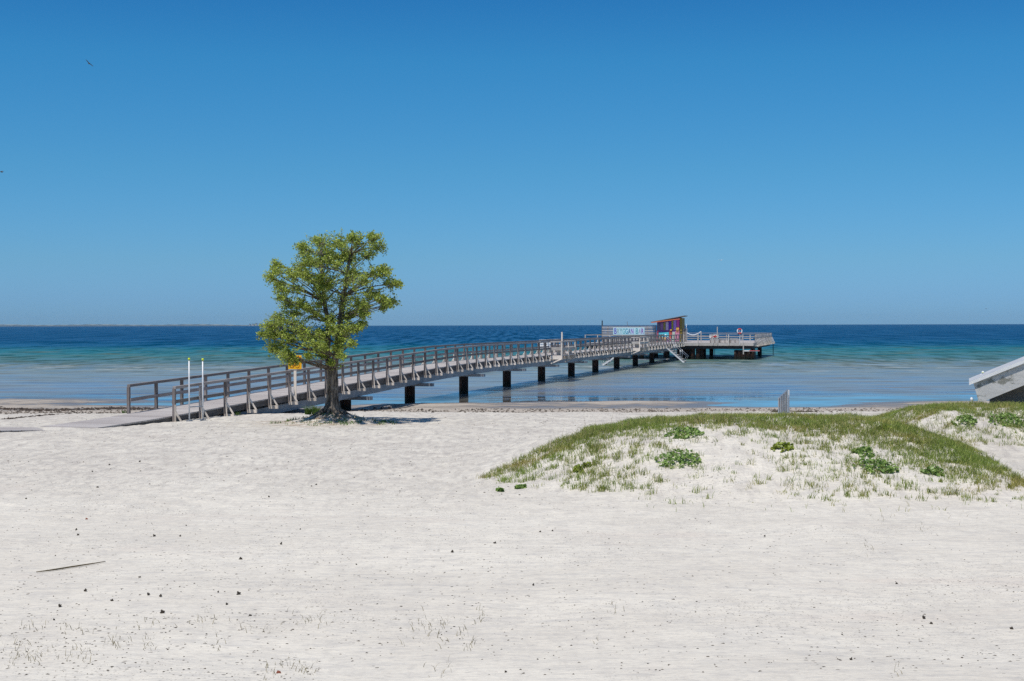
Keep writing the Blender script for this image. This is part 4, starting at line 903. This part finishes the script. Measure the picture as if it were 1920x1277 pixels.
# grass round the tree foot and the pier start
def tuft(px, py, wpx, n_, hm, label, seed, wid=.014):
    p = on_ground(px, py); g = np.random.default_rng(seed); wr = wpx * p.y / F / 2; a = g.uniform(0, 6.28, n_); r_ = np.sqrt(g.uniform(0, 1, n_)) * wr
    lx, ly = r_ * np.cos(a), r_ * np.sin(a) * .8; lz = height(p.x + lx, p.y + ly) - p.z - .01
    o = blade_mesh('grass_tuft', np.stack([lx, ly, lz], 1), g.uniform(.5, 1, n_) * hm, wid, .7, plg, seed); o.location = p; tag(o, label, 'grass tuft', 'grass tufts near the pier'); return o
plg = simple('green_grass_tuft', (.05, .12, .02), (.13, .20, .045), (9, 9, 9), .6)
tuft(584, 777, 26, 420, .42, 'thick green grass tuft at the left of the tree foot', 31)
tuft(235, 774, 14, 120, .16, 'small green tuft at the foot of the first left railing post', 32)
tuft(265, 789, 18, 110, .16, 'yellowish tuft leftmost at the right edge of the pier ramp', 33)
tuft(279, 787, 13, 110, .18, 'green tuft at the pier ramp edge just before the first right post', 34)
tuft(437, 778, 28, 160, .2, 'low green tuft under the third bracket of the pier', 35)
tuft(487, 771, 26, 200, .32, 'taller green tuft in the shade under the pier right of the poles', 36)
# ground ivy on the mound
g = np.random.default_rng(8); n_ = 1500; a = g.uniform(0, 6.28, n_); r_ = np.sqrt(g.uniform(0, 1, n_)) * 1.9; gx = TREE.x + .2 + r_ * np.cos(a) * 1.2; gy = TREE.y - .5 + r_ * np.sin(a) * .7
kp = fbm(gx * 1.5, gy * 1.5, 3) > .05; gx, gy = gx[kp], gy[kp]
tag(blade_mesh('mound_grass', np.stack([gx, gy, height(gx, gy) - .005], 1), g.uniform(.05, .13, len(gx)), .02, 1.2, plg, 9), 'thin grass on the sand mound under the tree', 'grass', kind='stuff')

# ------------------------------------------------------------------ litter on the sand
drk = simple('dark_litter', (.03, .026, .022), (.10, .08, .06), (20, 20, 20), .9)
def chips(name, P, smin, smax, mat, seed, flat=.5, stretch=1.6):
    g = np.random.default_rng(seed); n = len(P); P = np.asarray(P); s_ = g.uniform(smin, smax, n)[:, None]
    base = np.array([[1, 0, 0], [-.4, .8, 0], [-.7, -.6, 0], [.1, .05, 1.0]]); V = []
    az = g.uniform(0, 6.28, n); c, s2 = np.cos(az), np.sin(az); sx = g.uniform(1, stretch, n)
    jit = g.uniform(.6, 1.3, (n, 4, 3)); B = base[None] * jit; B[:, :, 0] *= sx[:, None]; B[:, :, 2] *= flat
    Bx = B[:, :, 0] * c[:, None] - B[:, :, 1] * s2[:, None]; By = B[:, :, 0] * s2[:, None] + B[:, :, 1] * c[:, None]
    V = np.stack([Bx, By, B[:, :, 2]], 2) * s_[:, :, None] + P[:, None, :]; i = np.arange(n)[:, None] * 4
    T = np.concatenate([i + np.array([[0, 1, 3]]), i + np.array([[1, 2, 3]]), i + np.array([[2, 0, 3]])]); return fast_mesh(name, V.reshape(-1, 3), T, mat)
n_ = 5200; py_ = 1290 - (1290 - 800) * rng.uniform(0, 1, n_) ** .95; px_ = rng.uniform(-40, 1960, n_)
Yg = (4.3 - 1.05) * F / (py_ - 608); Xg = (px_ - 960) * Yg / F
k = (dune(Xg, Yg) < .05) & (rng.uniform(0, 1, n_) < np.interp(px_, [0, 600, 1000, 1920], [1, .8, .45, .35])) & (fbm(Xg * .5, Yg * .5, 3) > -.35); Xg, Yg = Xg[k], Yg[k]
tag(chips('beach_litter', np.stack([Xg, Yg, height(Xg, Yg)], 1), .005, .018, drk, 4), 'dark specks of bark and shell scattered over the sand', 'litter', kind='stuff')
n_ = 1500; Yg = rng.uniform(27, 58, n_); Xg = rng.uniform(-24, 8, n_); k = (dune(Xg, Yg) < .03) & (fbm(Xg * .3, Yg * .15, 3) > -.3)
Xg, Yg = Xg[k], Yg[k]; tag(chips('beach_litter', np.stack([Xg, Yg, height(Xg, Yg)], 1), .010, .034, drk, 44), 'dark crumbs of bark and shell on the middle of the beach', 'litter', kind='stuff')
chunk = MB(); chunk.ball((0, 0, .02), .045, .03, .03, 7, 5)
cm = chunk.mesh('driftwood_chip', drk)
for vtx in cm.vertices: vtx.co *= 1 + .35 * math.sin(vtx.index * 5.1)
for (u, v) in [(289, 1006), (349, 986), (338, 1006), (451, 1049), (143, 994), (146, 1004), (101, 1163), (112, 1138), (304, 1150), (210, 1127), (160, 1109), (278, 1116), (301, 1119), (409, 1111), (447, 1115), (425, 1134), (262, 1083), (469, 1155), (527, 1021), (563, 993),
               (584, 912), (593, 909), (848, 1036), (928, 1019), (1036, 996), (1013, 998), (668, 1059), (948, 1261), (1000, 1098), (1732, 1160), (1746, 1170), (1596, 1238), (1681, 1095), (504, 932), (173, 885), (183, 914), (49, 936), (262, 866), (205, 872), (1434, 1006), (1897, 1180)]:
    o = bpy.data.objects.new('driftwood_chip', cm); COL.objects.link(o); o.location = on_ground(u, v); o.rotation_euler = (0, 0, rnd.uniform(0, 6.28)); q = rnd.uniform(.32, .62); o.scale = (q, q, q * rnd.uniform(.8, 1.2))
    tag(o, 'small dark chip of driftwood lying on the white sand', 'wood chip', 'dark wood chips on the sand')
s0, s1 = on_ground(68, 1075), on_ground(197, 1055); stick_pts = []
for i in range(9):
    f = i / 8; q = s0.lerp(s1, f); q.z = hz(q.x, q.y) + .018; q.x += .01 * math.sin(f * 9); stick_pts.append(q)
tag(MB().tube(stick_pts, [.006, .009, .011, .011, .011, .01, .009, .007, .005], 8).build('stick', simple('dry_stick', (.07, .055, .03), (.14, .11, .06), (9, 9, 9), .9), None, True), 'long thin dry stick lying on the sand at lower left', 'stick')
lr = simple('red_leaf', (.24, .07, .04), (.34, .13, .08), (9, 9, 9), .7)
for (u, v, lab) in ((162, 974, 'small red leaf standing in the sand above the long stick'), (522, 1263, 'reddish dry leaf lying at the bottom edge of the sand')):
    p = on_ground(u, v); mb = MB(); mb.hexa([(-.03, 0, 0), (.03, .01, 0), (.03, .016, 0), (-.03, .006, 0), (-.012, .01, .045), (.02, .01, .03), (.02, .016, .03), (-.012, .016, .045)]); o = mb.build('dry_leaf', lr, None, loc=p); o.scale = (.8, .8, .6); tag(o, lab, 'leaf')
# dry sprigs in the foreground
pts = []; hs_ = []
for (u, v, w_, c_) in [(220, 1208, 30, 30), (150, 1228, 40, 30), (60, 1232, 40, 26), (20, 1240, 20, 14), (40, 1215, 60, 20), (280, 1210, 30, 20), (390, 1165, 40, 16), (480, 1185, 30, 10), (410, 1205, 26, 12), (590, 1162, 50, 26), (545, 1255, 50, 34), (505, 1260, 16, 10), (800, 1180, 26, 26), (830, 1175, 20, 14), (900, 1160, 14, 14), (880, 1215, 12, 14), (870, 1190, 30, 14), (780, 1195, 30, 10), (830, 1205, 20, 8), (815, 1262, 26, 8), (840, 1260, 10, 6), (1152, 1142, 14, 8), (1625, 1026, 16, 10), (1120, 1198, 8, 4), (300, 1170, 80, 18), (120, 1180, 90, 26), (1680, 1262, 14, 6), (1727, 985, 14, 8), (1660, 970, 40, 12), (1805, 970, 30, 8)]:
    for _ in range(c_): pts.append((u + rnd.gauss(0, w_ * .45), min(1276, v + rnd.gauss(0, 8)))); hs_.append(rnd.uniform(.025, .09))
tag(blade_mesh('dry_sprigs', grounds(*zip(*pts)), np.array(hs_), .006, 1.6, simple('dry_sprig', (.13, .11, .05), (.28, .24, .13), (9, 9, 9), .8), 6), 'sparse dry grass sprigs poking out of the foreground sand', 'grass', kind='stuff')
# seaweed line, shell bank and a row of footprints with weed on the left
pts = []
for k in range(1100):
    u = rnd.uniform(-80, 330) ; v = 766 + 1.6 * math.sin(u * .02) + .004 * u + rnd.gauss(0, .8); pts.append((u, v))
for k in range(60):
    u = rnd.uniform(5, 120); pts.append((u, 787 - (u / 120) * 12 + rnd.gauss(0, .5)))
tag(chips('seaweed', grounds(*zip(*pts)) + np.array([[0, 0, .01]]), .03, .085, simple('dark_seaweed', (.02, .017, .014), (.07, .045, .03), (9, 9, 9), .7), 12, .5, 3), 'dark line of washed up seaweed along the left shore', 'seaweed', kind='stuff')
n_ = 9000; xs_ = rng.uniform(-30, 36, n_); ys_ = rng.uniform(60, 71, n_); zs_ = height(xs_, ys_); k = (zs_ > .06) & (zs_ < .40) & (rng.uniform(0, 1, n_) < .25 + .8 * np.clip(fbm(xs_ * .5, ys_ * .9, 3), 0, 1))
tag(chips('shore_pebbles', np.stack([xs_, ys_, zs_], 1)[k], .03, .085, simple('shore_pebble', (.045, .037, .03), (.20, .17, .14), (.8, .8, .8), .9), 14, .8), 'band of pebbles shells and weed along the shore', 'pebbles', kind='stuff')
for i, (u, v, w_) in enumerate(((1510, 771, 44), (1462, 772, 12), (1714, 773, 10))):
    p = on_ground(u, v); pl_ = [(p.x + rnd.gauss(0, w_ * p.y / F * .3), p.y + rnd.gauss(0, .5)) for _ in range(60)]
    tag(chips('seaweed_heap', np.array([(a, b, hz(a, b)) for a, b in pl_]), .04, .12, drk, 40 + i, .9, 2), ['long brown heap of weed and stones right of the steel rack', 'small brown heap of weed left of the steel rack', 'small brown heap of weed on the shore left of the hut'][i], 'seaweed heap')

# ------------------------------------------------------------------ the far coast
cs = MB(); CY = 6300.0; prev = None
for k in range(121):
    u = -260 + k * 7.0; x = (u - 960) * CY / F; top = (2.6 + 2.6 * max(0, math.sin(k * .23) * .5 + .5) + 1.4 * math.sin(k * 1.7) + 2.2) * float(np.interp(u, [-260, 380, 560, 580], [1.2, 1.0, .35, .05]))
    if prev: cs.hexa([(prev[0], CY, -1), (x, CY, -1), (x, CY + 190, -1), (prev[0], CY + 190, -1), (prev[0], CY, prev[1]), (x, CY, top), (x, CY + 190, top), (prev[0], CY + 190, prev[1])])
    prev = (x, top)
tag(cs.build('far_coast', simple('hazed_woods', (.22, .27, .28), (.27, .32, .32), (.01, .01, .05), .9)), 'low wooded coast on the horizon at the left', kind='structure')  # haze put into the woods colour as a lighter blue-grey
wb = simple('white_building_wall', (.42, .42, .40), (.5, .5, .48), (.1, .1, .1), .7)
for i, (u, wpx, hpx) in enumerate(((468, 2, 1.5), (474, 4, 1.6), (480, 3, 3.0), (487, 4, 2.2))):
    x = (u - 960) * (CY - 40) / F; k_ = CY / F; r = empty('harbour_building', (x, CY - 40, 0)); tag(r, ['leftmost low white building on the distant coast', 'long white building second from left on the distant coast', 'tallest white building on the distant coast', 'white building on the distant coast half behind the tree'][i], 'building', 'white buildings on the distant coast')
    MB().box(-wpx * k_ / 2, wpx * k_ / 2, 0, 15, 0, (hpx + 2) * k_).build('wall', wb, r); MB().box(-wpx * k_ / 2 - .6, wpx * k_ / 2 + .6, -.6, 15.6, (hpx + 2) * k_, (hpx + 2) * k_ + 1).build('roof', M['steel'], r)

# ------------------------------------------------------------------ the air: pale haze over the water
hz_m = bpy.data.materials.new('sea_haze'); hz_m.use_nodes = True; hn = hz_m.node_tree; hn.nodes.clear()
ho = hn.nodes.new('ShaderNodeOutputMaterial'); hv = hn.nodes.new('ShaderNodeVolumePrincipled'); hn.links.new(hv.outputs[0], ho.inputs['Volume'])
hv.inputs['Color'].default_value = (.62, .82, 1.0, 1); hv.inputs['Density'].default_value = 0.000035; hv.inputs['Anisotropy'].default_value = 0.2
tag(MB().box(-7000, 7000, -400, 7200, -12, 46).build('haze', hz_m), 'thin pale sea haze', kind='stuff')
